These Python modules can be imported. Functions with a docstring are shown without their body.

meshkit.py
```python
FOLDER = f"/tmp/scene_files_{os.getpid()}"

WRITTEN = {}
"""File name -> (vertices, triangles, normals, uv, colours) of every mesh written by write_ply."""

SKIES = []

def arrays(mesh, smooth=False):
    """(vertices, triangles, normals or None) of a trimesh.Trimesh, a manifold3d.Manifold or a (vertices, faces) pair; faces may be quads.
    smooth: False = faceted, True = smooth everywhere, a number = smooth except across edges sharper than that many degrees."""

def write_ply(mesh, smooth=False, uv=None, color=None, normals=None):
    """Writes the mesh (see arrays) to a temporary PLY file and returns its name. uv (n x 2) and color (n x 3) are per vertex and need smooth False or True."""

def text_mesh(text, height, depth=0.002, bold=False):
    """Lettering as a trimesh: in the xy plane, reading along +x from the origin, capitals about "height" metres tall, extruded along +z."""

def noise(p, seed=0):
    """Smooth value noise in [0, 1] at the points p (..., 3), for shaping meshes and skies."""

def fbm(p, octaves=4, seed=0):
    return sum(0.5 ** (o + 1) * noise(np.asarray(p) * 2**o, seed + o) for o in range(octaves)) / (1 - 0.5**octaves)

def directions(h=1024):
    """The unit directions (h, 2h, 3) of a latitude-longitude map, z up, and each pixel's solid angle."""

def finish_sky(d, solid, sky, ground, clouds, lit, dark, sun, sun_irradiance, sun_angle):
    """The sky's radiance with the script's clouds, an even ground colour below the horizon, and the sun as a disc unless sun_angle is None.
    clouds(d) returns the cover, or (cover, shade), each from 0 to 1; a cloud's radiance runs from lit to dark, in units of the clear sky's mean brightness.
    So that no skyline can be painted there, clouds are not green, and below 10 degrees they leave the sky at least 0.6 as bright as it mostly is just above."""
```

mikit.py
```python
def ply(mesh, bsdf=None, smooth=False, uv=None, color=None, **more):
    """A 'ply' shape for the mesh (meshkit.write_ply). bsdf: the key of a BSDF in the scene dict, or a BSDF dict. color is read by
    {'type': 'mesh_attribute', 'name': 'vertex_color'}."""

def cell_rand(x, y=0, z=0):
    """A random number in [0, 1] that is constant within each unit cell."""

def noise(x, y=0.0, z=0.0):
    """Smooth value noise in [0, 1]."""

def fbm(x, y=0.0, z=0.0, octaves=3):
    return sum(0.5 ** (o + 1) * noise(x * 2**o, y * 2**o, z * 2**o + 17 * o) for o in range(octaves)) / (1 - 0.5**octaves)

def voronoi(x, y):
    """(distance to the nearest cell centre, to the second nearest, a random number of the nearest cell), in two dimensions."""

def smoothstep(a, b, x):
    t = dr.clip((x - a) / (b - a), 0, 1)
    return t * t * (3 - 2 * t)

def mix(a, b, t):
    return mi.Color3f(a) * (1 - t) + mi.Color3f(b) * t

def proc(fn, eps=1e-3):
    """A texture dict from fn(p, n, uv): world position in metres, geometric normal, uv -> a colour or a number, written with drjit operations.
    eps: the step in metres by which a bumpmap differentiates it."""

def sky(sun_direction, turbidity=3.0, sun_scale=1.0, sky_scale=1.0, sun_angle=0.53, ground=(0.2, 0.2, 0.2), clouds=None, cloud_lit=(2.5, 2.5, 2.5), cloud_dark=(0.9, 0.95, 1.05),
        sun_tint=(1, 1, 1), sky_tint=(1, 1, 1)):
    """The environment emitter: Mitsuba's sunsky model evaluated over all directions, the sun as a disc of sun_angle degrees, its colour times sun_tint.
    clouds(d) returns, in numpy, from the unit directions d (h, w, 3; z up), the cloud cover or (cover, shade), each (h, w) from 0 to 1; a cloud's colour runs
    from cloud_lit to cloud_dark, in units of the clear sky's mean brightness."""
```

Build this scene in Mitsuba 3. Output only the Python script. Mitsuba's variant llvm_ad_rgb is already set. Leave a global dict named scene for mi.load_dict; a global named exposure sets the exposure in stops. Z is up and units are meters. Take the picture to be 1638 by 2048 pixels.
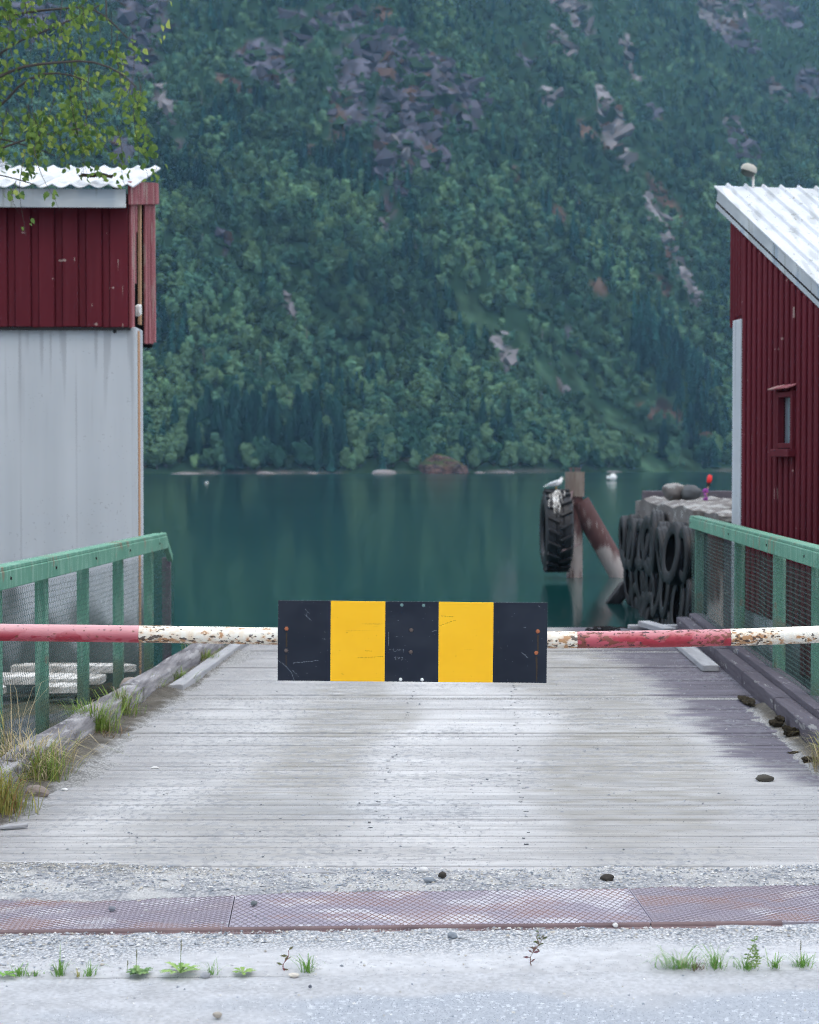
import math
import numpy as np
import trimesh
import drjit as dr
import mitsuba as mi
import mikit
import meshkit
from mikit import noise, fbm, voronoi, smoothstep, mix, cell_rand

T = mi.ScalarTransform4f
scene, labels = {}, {}
PI = math.pi

# ---------------------------------------------------------------- camera, sky, exposure
EYE = 1.78
PITCH = math.atan(94 / 3400)
scene['camera'] = {
    'type': 'thinlens', 'fov': math.degrees(2 * math.atan(819 / 3400)), 'fov_axis': 'x',
    'aperture_radius': 0.0068, 'focus_distance': 8.0, 'near_clip': 0.1, 'far_clip': 6000.0,
    'to_world': T().look_at(origin=[0, 0, EYE], target=[0, math.cos(PITCH), EYE - math.sin(PITCH)], up=[0, 0, 1]),
    'medium': {'type': 'ref', 'id': 'haze_air'},
}
scene['sky'] = mikit.sky((0.25, -0.45, 0.85), turbidity=3, sun_scale=0.12, sun_angle=35, clouds=lambda d: (1.0 + 0 * d[..., 2], 1 - np.clip(d[..., 2], 0, 1) ** 0.8),
                         cloud_lit=(3.3, 3.7, 4.25), cloud_dark=(1.05, 1.2, 1.42))   # an overcast sky, brightest overhead
exposure = 2.32


# ---------------------------------------------------------------- helpers
def rng(s):
    return np.random.default_rng(s)


def numbered(name):
    used = lambda k: k in scene or k in labels or any(q.startswith(k + '__') for q in scene)
    if not used(name):
        return name
    i = 1
    while used('%s_%03d' % (name, i)):
        i += 1
    return '%s_%03d' % (name, i)


def add(key, mesh, bsdf, smooth=False, **kw):
    scene[key] = mikit.ply(mesh, bsdf, smooth, **kw)
    return key


COUNT = {}


def part(parent, name, mesh, bsdf, smooth=False, label=None, kind=None, **kw):
    n = COUNT.get((parent, name), 0)
    COUNT[(parent, name)] = n + 1
    key = parent + '__' + (name if n == 0 else '%s_%03d' % (name, n))
    add(key, mesh, bsdf, smooth, **kw)
    if label or kind:
        labels[key] = {}
        if label:
            labels[key]['label'] = label
        if kind:
            labels[key]['kind'] = kind
    return key


THINGS = {}


def thing(name, label, cat, group=None, kind=None):
    n = THINGS.get(name, 0)
    THINGS[name] = n + 1
    key = name if n == 0 else '%s_%03d' % (name, n)
    labels[key] = {'label': label}
    if cat:
        labels[key]['category'] = cat
    if group:
        labels[key]['group'] = group
    if kind:
        labels[key]['kind'] = kind
    return key


def solo(name, label, cat, mesh, bsdf, smooth=False, group=None, kind=None, **kw):
    k = thing(name, label, cat, group, kind)
    add(k, mesh, bsdf, smooth, **kw)
    return k


def cat_(ms):
    vs, fs, o = [], [], 0
    for m in ms:
        v, f = (m.vertices, m.faces) if hasattr(m, 'vertices') else m
        vs.append(np.asarray(v, float))
        fs.append(np.asarray(f, int) + o)
        o += len(v)
    return np.vstack(vs), np.vstack(fs)


def rotm(ax, a):
    c, s = math.cos(a), math.sin(a)
    return {'x': np.array([[1, 0, 0], [0, c, -s], [0, s, c]]), 'y': np.array([[c, 0, s], [0, 1, 0], [-s, 0, c]]),
            'z': np.array([[c, -s, 0], [s, c, 0], [0, 0, 1]])}[ax]


def box(c, s, r=None, bev=0.0):
    """A box of size s about c, its edges bevelled by bev, turned by the matrix r."""
    h = np.asarray(s, float) / 2
    sg = np.array([[x, y, z] for x in (-1, 1) for y in (-1, 1) for z in (-1, 1)], float)
    if bev <= 0:
        m = trimesh.convex.convex_hull(sg * h)
    else:
        b = np.minimum(bev, h * 0.49)
        pts = []
        for k in range(3):
            q = sg * (h - b)
            q[:, k] = sg[:, k] * h[k]
            pts.append(q)
        m = trimesh.convex.convex_hull(np.vstack(pts))
    v = np.array(m.vertices)
    if r is not None:
        v = v @ np.asarray(r).T
    return v + np.asarray(c, float), np.array(m.faces)


def frame_(d, up=(0, 0, 1)):
    d = np.asarray(d, float)
    d = d / np.linalg.norm(d)
    u = np.asarray(up, float)
    if abs(d @ u) > 0.95:
        u = np.array([1.0, 0, 0])
    a = np.cross(u, d)
    a /= np.linalg.norm(a)
    return a, np.cross(d, a), d


def tube(path, rad, n=8, cap=True):
    path = np.asarray(path, float)
    rad = np.broadcast_to(np.asarray(rad, float), (len(path),))
    vs, fs = [], []
    t = np.gradient(path, axis=0)
    for i in range(len(path)):
        a, b, _ = frame_(t[i])
        ang = np.arange(n) * 2 * PI / n
        vs.append(path[i] + rad[i] * (np.cos(ang)[:, None] * a + np.sin(ang)[:, None] * b))
    for i in range(len(path) - 1):
        for k in range(n):
            p, q = i * n + k, i * n + (k + 1) % n
            fs += [[p, q, q + n], [p, q + n, p + n]]
    V = np.vstack(vs)
    if cap:
        c0, c1 = len(V), len(V) + 1
        V = np.vstack([V, path[0], path[-1]])
        e = (len(path) - 1) * n
        for k in range(n):
            fs += [[c0, (k + 1) % n, k], [c1, e + k, e + (k + 1) % n]]
    return V, np.array(fs)


def wires(a, b, r):
    """Thin three-sided wires from the points a to the points b, all in one mesh."""
    a, b = np.asarray(a, float), np.asarray(b, float)
    d = b - a
    d /= np.linalg.norm(d, axis=1, keepdims=True) + 1e-12
    ref = np.where(np.abs(d[:, 2:3]) > 0.9, [[1.0, 0, 0]], [[0, 0, 1.0]])
    u = np.cross(d, ref)
    u /= np.linalg.norm(u, axis=1, keepdims=True)
    w = np.cross(d, u)
    V = []
    for e in (a, b):
        for k in range(3):
            t = 2 * PI * k / 3
            V.append(e + r * (math.cos(t) * u + math.sin(t) * w))
    n = len(a)
    V = np.stack(V, 1).reshape(-1, 3)
    F = []
    for k in range(3):
        k2 = (k + 1) % 3
        F += [[k, k2, k2 + 3], [k, k2 + 3, k + 3]]
    F = (np.array(F)[None] + (np.arange(n) * 6)[:, None, None]).reshape(-1, 3)
    return V, F


def grid(xs, ys, fz):
    X, Y = np.meshgrid(xs, ys)
    Z = fz(X, Y)
    V = np.stack([X, Y, Z], -1).reshape(-1, 3)
    n, m = len(xs), len(ys)
    i = np.arange(m - 1)[:, None] * n + np.arange(n - 1)[None]
    i = i.ravel()
    F = np.vstack([np.stack([i, i + 1, i + n + 1], 1), np.stack([i, i + n + 1, i + n], 1)])
    return V, F


def soup(tris):
    tris = np.asarray(tris, float)
    return tris.reshape(-1, 3), np.arange(len(tris) * 3).reshape(-1, 3)


def hull(pts):
    m = trimesh.convex.convex_hull(np.asarray(pts, float))
    return np.array(m.vertices), np.array(m.faces)


def stone(seed, size, c, sub=2, rough=0.25):
    m = trimesh.creation.icosphere(subdivisions=sub)
    v = np.array(m.vertices)
    n1 = meshkit.noise(v * 1.3 + seed * 7.1 + 50, seed)[:, None]
    n2 = meshkit.noise(v * 3.4 + seed * 3.3 + 90, seed + 5)[:, None]
    v = v * (1 + rough * (n1 - 0.5) * 2 + rough * 0.6 * (n2 - 0.5)) * np.asarray(size) / 2
    return v + np.asarray(c), np.array(m.faces)


def mnoise(x, y, z=0, s=0):
    x, y = np.broadcast_arrays(np.asarray(x, float), np.asarray(y, float))
    return meshkit.noise(np.stack([x, y, np.full_like(x, z)], -1) + 100, s)


def lathe(profile, n=28):
    """Turns the (radius, height) profile about z."""
    pr = np.asarray(profile, float)
    a = np.arange(n) * 2 * PI / n
    V = np.stack([pr[:, None, 0] * np.cos(a), pr[:, None, 0] * np.sin(a), np.broadcast_to(pr[:, None, 1], (len(pr), n))], -1).reshape(-1, 3)
    F = []
    for i in range(len(pr) - 1):
        for k in range(n):
            p, q = i * n + k, i * n + (k + 1) % n
            F += [[p, q, q + n], [p, q + n, p + n]]
    return V, np.array(F)


def move(m, r=None, t=(0, 0, 0)):
    v, f = (m.vertices, m.faces) if hasattr(m, 'vertices') else m
    v = np.asarray(v, float)
    if r is not None:
        v = v @ np.asarray(r).T
    return v + np.asarray(t, float), f


# ---------------------------------------------------------------- materials
def rgb(*c):
    return {'type': 'rgb', 'value': list(c)}


def mat(name, color, rough=0.6, spec=0.4, bump=None, bscale=1.0, eps=1e-3, **kw):
    """A principled BSDF, both sides; color is a triple, a proc function or 'vertex'."""
    if callable(color):
        tex = mikit.proc(color)
    elif color == 'vertex':
        tex = {'type': 'mesh_attribute', 'name': 'vertex_color'}
    else:
        tex = rgb(*color)
    r = mikit.proc(rough) if callable(rough) else rough
    b = {'type': 'principled', 'base_color': tex, 'roughness': r, 'specular': spec, **kw}
    if bump is not None:
        b = {'type': 'bumpmap', 'arbitrary': mikit.proc(bump, eps), 'scale': bscale, 'bsdf': b}
    scene[name] = {'type': 'twosided', 'bsdf': b}


def matte(name, color):
    tex = mikit.proc(color) if callable(color) else ({'type': 'mesh_attribute', 'name': 'vertex_color'} if color == 'vertex' else rgb(*color))
    scene[name] = {'type': 'twosided', 'bsdf': {'type': 'diffuse', 'reflectance': tex}}


def c_deck(p, n, uv):
    u = p.x - 0.05 * p.y
    wob = (noise(p.x * 1.3, p.y * 0.5) - 0.5) * 0.5 + (noise(p.x * 7, p.y * 9) - 0.5) * 0.16
    row = cell_rand(dr.floor((p.y - 7.37) / 0.125), 7)
    grain = 0.55 * fbm(p.x * 1.5, p.y * 26, 3, 3) + 0.45 * fbm(p.x * 4, p.y * 62, 5, 2)
    grain = dr.clip((grain - 0.5) * 1.5 + 0.5, 0, 1)
    grain2 = noise(p.x * 9, p.y * 210)
    dust = mix((0.350, 0.350, 0.356), (0.472, 0.472, 0.478), fbm(p.x * 2.1, p.y * 1.2, 1, 3))
    mid = smoothstep(0.75, 0.2, dr.abs(u + wob + 0.28))
    dust = dust * (1.0 + 0.13 * mid)
    col = dust * (0.70 + 0.42 * grain + 0.16 * row)
    crack = smoothstep(0.62, 0.80, grain) * smoothstep(0.35, 0.7, noise(p.x * 2.5, p.y * 6, 4))
    col = mix(col, mi.Color3f(0.20, 0.20, 0.21), crack * 0.55)
    uu = u + wob
    t1 = smoothstep(0.62, 0.22, dr.abs(uu + 1.20)) * (0.45 + 0.55 * smoothstep(8.0, 10.0, p.y))
    t2 = smoothstep(0.60, 0.22, dr.abs(uu - 0.66)) * (0.45 + 0.55 * smoothstep(7.6, 9.0, p.y))
    tr = dr.maximum(t1, t2) * (0.20 + 0.80 * smoothstep(0.30, 0.70, grain * 0.65 + 0.35 * noise(p.x * 7, p.y * 18)))
    col = mix(col, mi.Color3f(0.255, 0.246, 0.226) * (0.55 + 0.85 * grain), tr * 0.9)
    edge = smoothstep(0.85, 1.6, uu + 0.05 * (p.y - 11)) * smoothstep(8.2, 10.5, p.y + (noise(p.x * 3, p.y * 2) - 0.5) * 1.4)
    damp_shade = smoothstep(0.28, 0.80, edge * 0.95 + (grain - 0.5) * 0.55)  # damp wood and the shadow at the right, both painted into the planks
    col = mix(col, mi.Color3f(0.105, 0.095, 0.125) * (0.6 + 0.8 * grain), damp_shade * 0.9)
    le = smoothstep(-1.75, -2.35, uu)
    col = mix(col, mi.Color3f(0.27, 0.265, 0.27) * (0.7 + 0.6 * grain2), le * 0.6)
    grit = smoothstep(0.55, 0.78, noise(p.x * 45, p.y * 40)) * smoothstep(0.35, 0.65, fbm(p.x * 1.6, p.y * 2.2, 9, 2) + 0.15 * smoothstep(-0.6, -1.6, u))
    col = mix(col, mi.Color3f(0.24, 0.25, 0.27), grit * 0.55)
    sp = smoothstep(0.86, 0.93, noise(p.x * 95, p.y * 95, 3))
    col = mix(col, mi.Color3f(0.17, 0.18, 0.20), sp * 0.6)
    return col


def c_asphalt(p, n, uv):
    v1 = voronoi(p.x * 120, p.y * 120)
    v2 = voronoi(p.x * 60 + 9 + 0.8 * noise(p.x * 90, p.y * 90), p.y * 60)
    base = mix((0.285, 0.31, 0.35), (0.385, 0.41, 0.45), v1[2])
    chip = smoothstep(0.50, 0.30, v2[0]) * smoothstep(0.78, 0.9, v2[2])
    base = mix(base, mi.Color3f(0.52, 0.545, 0.58), chip * (0.4 + 0.6 * v2[2]))
    dk = smoothstep(0.42, 0.2, v1[0]) * smoothstep(0.86, 0.9, v1[2])
    base = mix(base, mi.Color3f(0.14, 0.16, 0.21), dk)
    edge = p.y - 0.04 * p.x
    dustm = smoothstep(0.35, 0.62, fbm(p.x * 1.5 + 3, p.y * 2.2, 2, 3) + 0.45 * smoothstep(0.1, -1.5, p.x) + 0.65 * smoothstep(5.55, 5.92, edge) - 0.25)
    dust = mix((0.36, 0.365, 0.38), (0.47, 0.478, 0.50), noise(p.x * 8, p.y * 12)) * (0.82 + 0.30 * noise(p.x * 90, p.y * 90))
    return mix(base, dust, dustm * 0.88)


def c_apron(p, n, uv):
    g = fbm(p.x * 30, p.y * 40, 0, 3)
    col = mix((0.40, 0.405, 0.42), (0.53, 0.538, 0.56), fbm(p.x * 2, p.y * 5, 1, 3) + 0.15 * smoothstep(-0.8, 0.6, p.x) - 0.1)
    col = col * (0.80 + 0.34 * g)
    sp = smoothstep(0.80, 0.90, noise(p.x * 110, p.y * 140, 3)) * noise(p.x * 5, p.y * 8, 4)
    col = mix(col, mi.Color3f(0.17, 0.18, 0.21), sp * 0.8)
    ed = p.y - 0.04 * p.x
    grit = smoothstep(6.10, 6.28, ed + (noise(p.x * 3.5, 1) - 0.5) * 0.16 + 0.10 * smoothstep(0.0, -1.4, p.x))
    v = voronoi(p.x * 85, p.y * 85)
    peb = mix((0.27, 0.30, 0.34), (0.60, 0.60, 0.61), v[2]) * (1.0 - 0.5 * smoothstep(0.3, 0.6, v[0]))
    return mix(col, peb, grit * 0.85)


def c_gravel(p, n, uv):
    v = voronoi(p.x * 75, p.y * 75)
    v2 = voronoi(p.x * 160 + 4, p.y * 160)
    peb = mix((0.25, 0.27, 0.305), (0.52, 0.52, 0.53), v[2]) * (1.0 - 0.30 * smoothstep(0.28, 0.62, v[0]))
    fine = mix((0.36, 0.365, 0.37), (0.55, 0.55, 0.55), v2[2])
    col = mix(fine, peb, smoothstep(0.35, 0.6, noise(p.x * 9, p.y * 14)))
    lf = smoothstep(-0.5, -1.1, p.x) * smoothstep(7.18, 7.42, p.y + 0.2 * (noise(p.x * 4, 3) - 0.5))
    return mix(col, col * mi.Color3f(0.70, 0.67, 0.62), lf)


def c_concrete(p, n, uv):
    a = dr.select(dr.abs(n.x) > 0.5, p.y, p.x)
    st = fbm(a * 5.0, p.z * 0.35, 1, 4)
    mo = fbm(a * 1.5, p.z * 1.2, 5, 3)
    col = mix((0.41, 0.45, 0.49), (0.55, 0.59, 0.63), st * 0.75 + mo * 0.35 - 0.02)
    br = dr.abs(dr.abs(a - dr.floor(a / 0.56) * 0.56) - 0.02)
    col = mix(col, mi.Color3f(0.31, 0.335, 0.37), smoothstep(0.016, 0.0, br) * 0.5 * noise(a * 3, p.z * 1.7))
    drip = smoothstep(0.62, 0.80, noise(a * 22, p.z * 0.6, 3)) * smoothstep(1.9, 3.2, p.z)
    col = mix(col, mi.Color3f(0.27, 0.29, 0.32), drip * 0.5)
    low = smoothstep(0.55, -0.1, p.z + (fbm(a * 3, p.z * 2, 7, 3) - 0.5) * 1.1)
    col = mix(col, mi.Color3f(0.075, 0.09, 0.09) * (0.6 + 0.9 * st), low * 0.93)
    pit = smoothstep(0.90, 0.96, noise(a * 60, p.z * 60, 2)) * smoothstep(0.4, 0.6, noise(a * 3, p.z * 3, 8))
    return mix(col, mi.Color3f(0.25, 0.27, 0.30), pit * 0.5)


def c_red(p, n, uv):
    a = p.x + p.y
    f = fbm(a * 3.0, p.z * 0.9, 2, 4)
    col = mix((0.080, 0.0085, 0.0155), (0.125, 0.014, 0.025), f)
    ch = smoothstep(0.60, 0.8, noise(a * 26, p.z * 1.4, 1)) * 0.18
    col = mix(col, mi.Color3f(0.15, 0.03, 0.04), ch)
    sc = smoothstep(0.965, 0.985, noise(a * 23, p.z * 11, 8))
    return mix(col, mi.Color3f(0.45, 0.36, 0.33), sc * 0.6)


def c_redold(p, n, uv):
    a = p.x + p.y * 1.4
    f = fbm(a * 20, p.z * 1.3, 2, 3)
    col = mix((0.20, 0.045, 0.055), (0.38, 0.15, 0.165), smoothstep(0.3, 0.75, f))
    pe = smoothstep(0.64, 0.72, fbm(a * 9, p.z * 3, 4, 3))
    return mix(col, mi.Color3f(0.33, 0.25, 0.22), pe * 0.7)


def c_fascia(p, n, uv):
    a = p.x + p.y
    f = fbm(a * 2.0, p.z * 3, 0, 4)
    st = noise(a * 24, p.z * 1.5, 3)
    col = mix((0.40, 0.44, 0.47), (0.60, 0.64, 0.66), smoothstep(0.25, 0.75, f))
    col = mix(col, mi.Color3f(0.27, 0.36, 0.45), smoothstep(0.55, 0.8, noise(a * 7, p.z * 2, 6)) * 0.7)
    return mix(col, mi.Color3f(0.20, 0.21, 0.17), smoothstep(0.70, 0.9, st * 0.8 + f * 0.3) * 0.75)


def c_roof(p, n, uv):
    f = fbm(p.x * 3, p.y * 3, p.z * 3, 3)
    col = mix((0.50, 0.53, 0.57), (0.66, 0.69, 0.73), f)
    st = smoothstep(0.58, 0.8, noise(p.x * 14, p.y * 3, p.z * 3))
    col = mix(col, mi.Color3f(0.33, 0.35, 0.35), st * 0.5)
    sp = smoothstep(0.80, 0.88, noise(p.x * 24, p.y * 24, p.z * 24))
    return mix(col, mi.Color3f(0.20, 0.20, 0.17), sp * 0.5)


def c_green(p, n, uv):
    a = p.x + p.y
    f = fbm(a * 4, p.z * 3, 1, 4)
    col = mix((0.075, 0.220, 0.155), (0.145, 0.325, 0.240), f)
    g = smoothstep(0.55, 0.8, noise(a * 60, p.z * 5, 3))
    col = mix(col, mi.Color3f(0.30, 0.46, 0.38), g * 0.35)
    w = smoothstep(0.70, 0.78, fbm(a * 12, p.z * 6, 8, 3))
    col = mix(col, mi.Color3f(0.22, 0.18, 0.13), w * 0.7)
    low = smoothstep(0.42, 0.05, p.z + (noise(a * 20, p.z * 10) - 0.5) * 0.3)
    return mix(col, mi.Color3f(0.115, 0.12, 0.075), low * 0.75)


def c_polewhite(p, n, uv):
    dz = p.z - (0.945 + 0.012 * dr.abs(p.x))
    low = smoothstep(0.01, -0.036, dz)
    f = fbm(p.x * 38, p.z * 52, p.y * 52, 4)
    big = noise(p.x * 3.1 + 5, 2)
    rust = smoothstep(0.60, 0.70, f + low * 0.16 + (big - 0.5) * 0.22 - 0.08)
    dk = smoothstep(0.66, 0.76, fbm(p.x * 60, p.z * 90, p.y * 90, 3) + low * 0.10 + (big - 0.5) * 0.22)
    halo = smoothstep(0.44, 0.66, f + low * 0.16 + (big - 0.5) * 0.3) * 0.30
    run = smoothstep(0.72, 0.85, noise(p.x * 28, 5)) * smoothstep(0.03, -0.01, dz) * smoothstep(0.45, 0.6, big) * 0.45
    col = mix((0.82, 0.80, 0.72), (0.72, 0.48, 0.25), dr.maximum(halo, run))
    col = mix(col, mi.Color3f(0.42, 0.19, 0.06), rust * 0.85)
    return mix(col, mi.Color3f(0.055, 0.035, 0.03), dk * 0.9)


def c_polered(p, n, uv):
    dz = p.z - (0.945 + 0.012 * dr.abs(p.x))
    low = smoothstep(0.02, -0.035, dz)
    f = fbm(p.x * 46, p.z * 70, p.y * 70, 4)
    side = smoothstep(-0.2, 0.6, p.x)
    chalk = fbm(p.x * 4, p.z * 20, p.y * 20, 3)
    fade_sheen = smoothstep(-0.038, 0.036, dz + (chalk - 0.5) * 0.02)  # paler upwards: chalky fading plus sky sheen painted into the colour
    col = mix((0.46, 0.085, 0.115), (0.66, 0.36, 0.38), fade_sheen)
    rust = smoothstep(0.63, 0.72, f + (side - 0.45) * 0.11 + low * 0.05)
    col = mix(col, mi.Color3f(0.17, 0.055, 0.03), rust * 0.85)
    dk = smoothstep(0.67, 0.74, fbm(p.x * 55, p.z * 80, p.y * 80, 3) + (side - 0.55) * 0.13)
    col = mix(col, mi.Color3f(0.045, 0.02, 0.025), dk * 0.9)
    fl = smoothstep(0.60, 0.64, fbm(p.x * 9, p.z * 18, 6, 3) + low * 0.10 - 0.04 + (0.25 - side) * 0.08)
    return mix(col, mi.Color3f(0.36, 0.02, 0.04), fl * low * 0.85)


def c_yellow(p, n, uv):
    f = fbm(p.x * 5, p.z * 7, 0, 3)
    col = mix((0.93, 0.505, 0.004), (0.98, 0.56, 0.012), f)
    s = smoothstep(0.86, 0.92, noise(p.x * 6, p.z * 150, 4)) * smoothstep(0.68, 0.8, noise(p.x * 7, p.z * 11, 8)) * 0.6
    s2 = smoothstep(0.975, 0.99, noise(p.x * 80, p.z * 80, 5))
    return mix(col, mi.Color3f(0.36, 0.17, 0.02), dr.maximum(s * 0.6, s2 * 0.7))


def c_black(p, n, uv):
    f = fbm(p.x * 6, p.z * 9, 0, 3)
    col = mix((0.0070, 0.0115, 0.023), (0.0115, 0.018, 0.034), f)
    s = smoothstep(0.968, 0.985, noise(p.x * 90, p.z * 90, 5)) * 0.5
    s3 = smoothstep(0.45, 0.8, fbm(p.x * 4, p.z * 6, 6, 3)) * 0.03
    return mix(col, mi.Color3f(0.30, 0.34, 0.38), dr.maximum(s, s3))


def c_plate(p, n, uv):
    f = fbm(p.x * 3, p.y * 5, 0, 3)
    col = mix((0.26, 0.235, 0.30), (0.38, 0.355, 0.41), f)
    col = mix(col, mi.Color3f(0.56, 0.56, 0.60), smoothstep(0.58, 0.74, fbm(p.x * 5, p.y * 7, 3, 3)) * 0.75)
    r = smoothstep(0.56, 0.80, fbm(p.x * 4 + 3, p.y * 10, 6, 3) + 0.10 * smoothstep(0.7, 1.4, dr.abs(p.x)) - 0.05)
    return mix(col, mi.Color3f(0.29, 0.215, 0.22), r * 0.4)


def c_rib(p, n, uv):
    r = smoothstep(0.48, 0.74, fbm(p.x * 4, p.y * 8, 2, 3))
    return mix((0.14, 0.118, 0.145), (0.18, 0.10, 0.085), r)


def c_rust(p, n, uv):
    f = fbm(p.x * 9, p.y * 9, p.z * 9, 4)
    return mix((0.085, 0.058, 0.068), (0.24, 0.165, 0.165), f)


def c_pile(p, n, uv):
    f = fbm(p.x * 3, p.y * 3, p.z * 1.5, 4)
    g = noise(p.x * 22, p.y * 22, p.z * 2.5)
    col = mix((0.055, 0.026, 0.028), (0.13, 0.060, 0.060), f)
    pale = smoothstep(0.56, 0.74, fbm(p.x * 1.6 + 4, p.y * 1.6, p.z * 1.1, 3) + 0.2 * (g - 0.5) + 0.24 * smoothstep(0.1, -0.6, p.z) + 0.12 * smoothstep(3.9, 4.6, p.x))
    return mix(col, mi.Color3f(0.42, 0.38, 0.375), pale * 0.85)


def c_pilehead(p, n, uv):
    g = noise(p.x * 26, p.y * 26, p.z * 2.5)
    f = fbm(p.x * 5, p.y * 5, p.z * 2, 3)
    return mix((0.10, 0.07, 0.055), (0.33, 0.28, 0.25), g * 0.55 + f * 0.45)


def c_rubber(p, n, uv):
    f = fbm(p.x * 7, p.y * 7, p.z * 4, 3)
    return mix((0.004, 0.0045, 0.006), (0.019, 0.020, 0.026), f)


def c_wood(p, n, uv):
    a = p.x * 0.98 + p.y * 0.05
    g = fbm(a * 45, p.y * 1.6, p.z * 45, 3)
    f = fbm(p.x * 2, p.y * 2, p.z * 2, 3)
    g = dr.clip((g - 0.5) * 2.0 + 0.5, 0, 1)
    col = mix((0.085, 0.082, 0.095), (0.37, 0.36, 0.375), g * 0.6 + f * 0.45)
    col = mix(col, mi.Color3f(0.075, 0.07, 0.08), smoothstep(0.5, 0.75, fbm(p.x * 5, p.y * 2.2, p.z * 5, 3)) * smoothstep(0.10, 0.15, p.z) * 0.7)
    w = smoothstep(0.58, 0.72, fbm(p.x * 16, p.y * 6, p.z * 16, 4))
    return mix(col, mi.Color3f(0.47, 0.47, 0.48), w * 0.5)


def c_wooddark(p, n, uv):
    a = p.x * 0.98 + p.y * 0.05
    g = fbm(a * 45, p.y * 1.2, p.z * 45, 3)
    f = fbm(p.x * 2, p.y * 1.3, p.z * 2, 3)
    col = mix((0.045, 0.040, 0.052), (0.15, 0.137, 0.165), g * 0.5 + f * 0.5)
    w = smoothstep(0.66, 0.76, fbm(p.x * 22, p.y * 7, p.z * 22, 3) + 0.07 * smoothstep(11.5, 10.2, p.y))
    return mix(col, mi.Color3f(0.36, 0.37, 0.36), w * 0.5)


def c_palewood(p, n, uv):
    g = fbm(p.x * 30, p.y * 3, p.z * 30, 3)
    return mix((0.25, 0.255, 0.275), (0.43, 0.435, 0.455), g)


def c_quaytop(p, n, uv):
    f = fbm(p.x * 2.5, p.y * 1.4, p.z * 2, 4)
    w = fbm(p.x * 7, p.y * 5, p.z * 7, 4)
    col = mix((0.06, 0.055, 0.055), (0.22, 0.205, 0.20), f)
    return mix(col, mi.Color3f(0.34, 0.34, 0.335), smoothstep(0.52, 0.70, w + 0.10 * n.z - 0.05) * 0.85)


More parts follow.
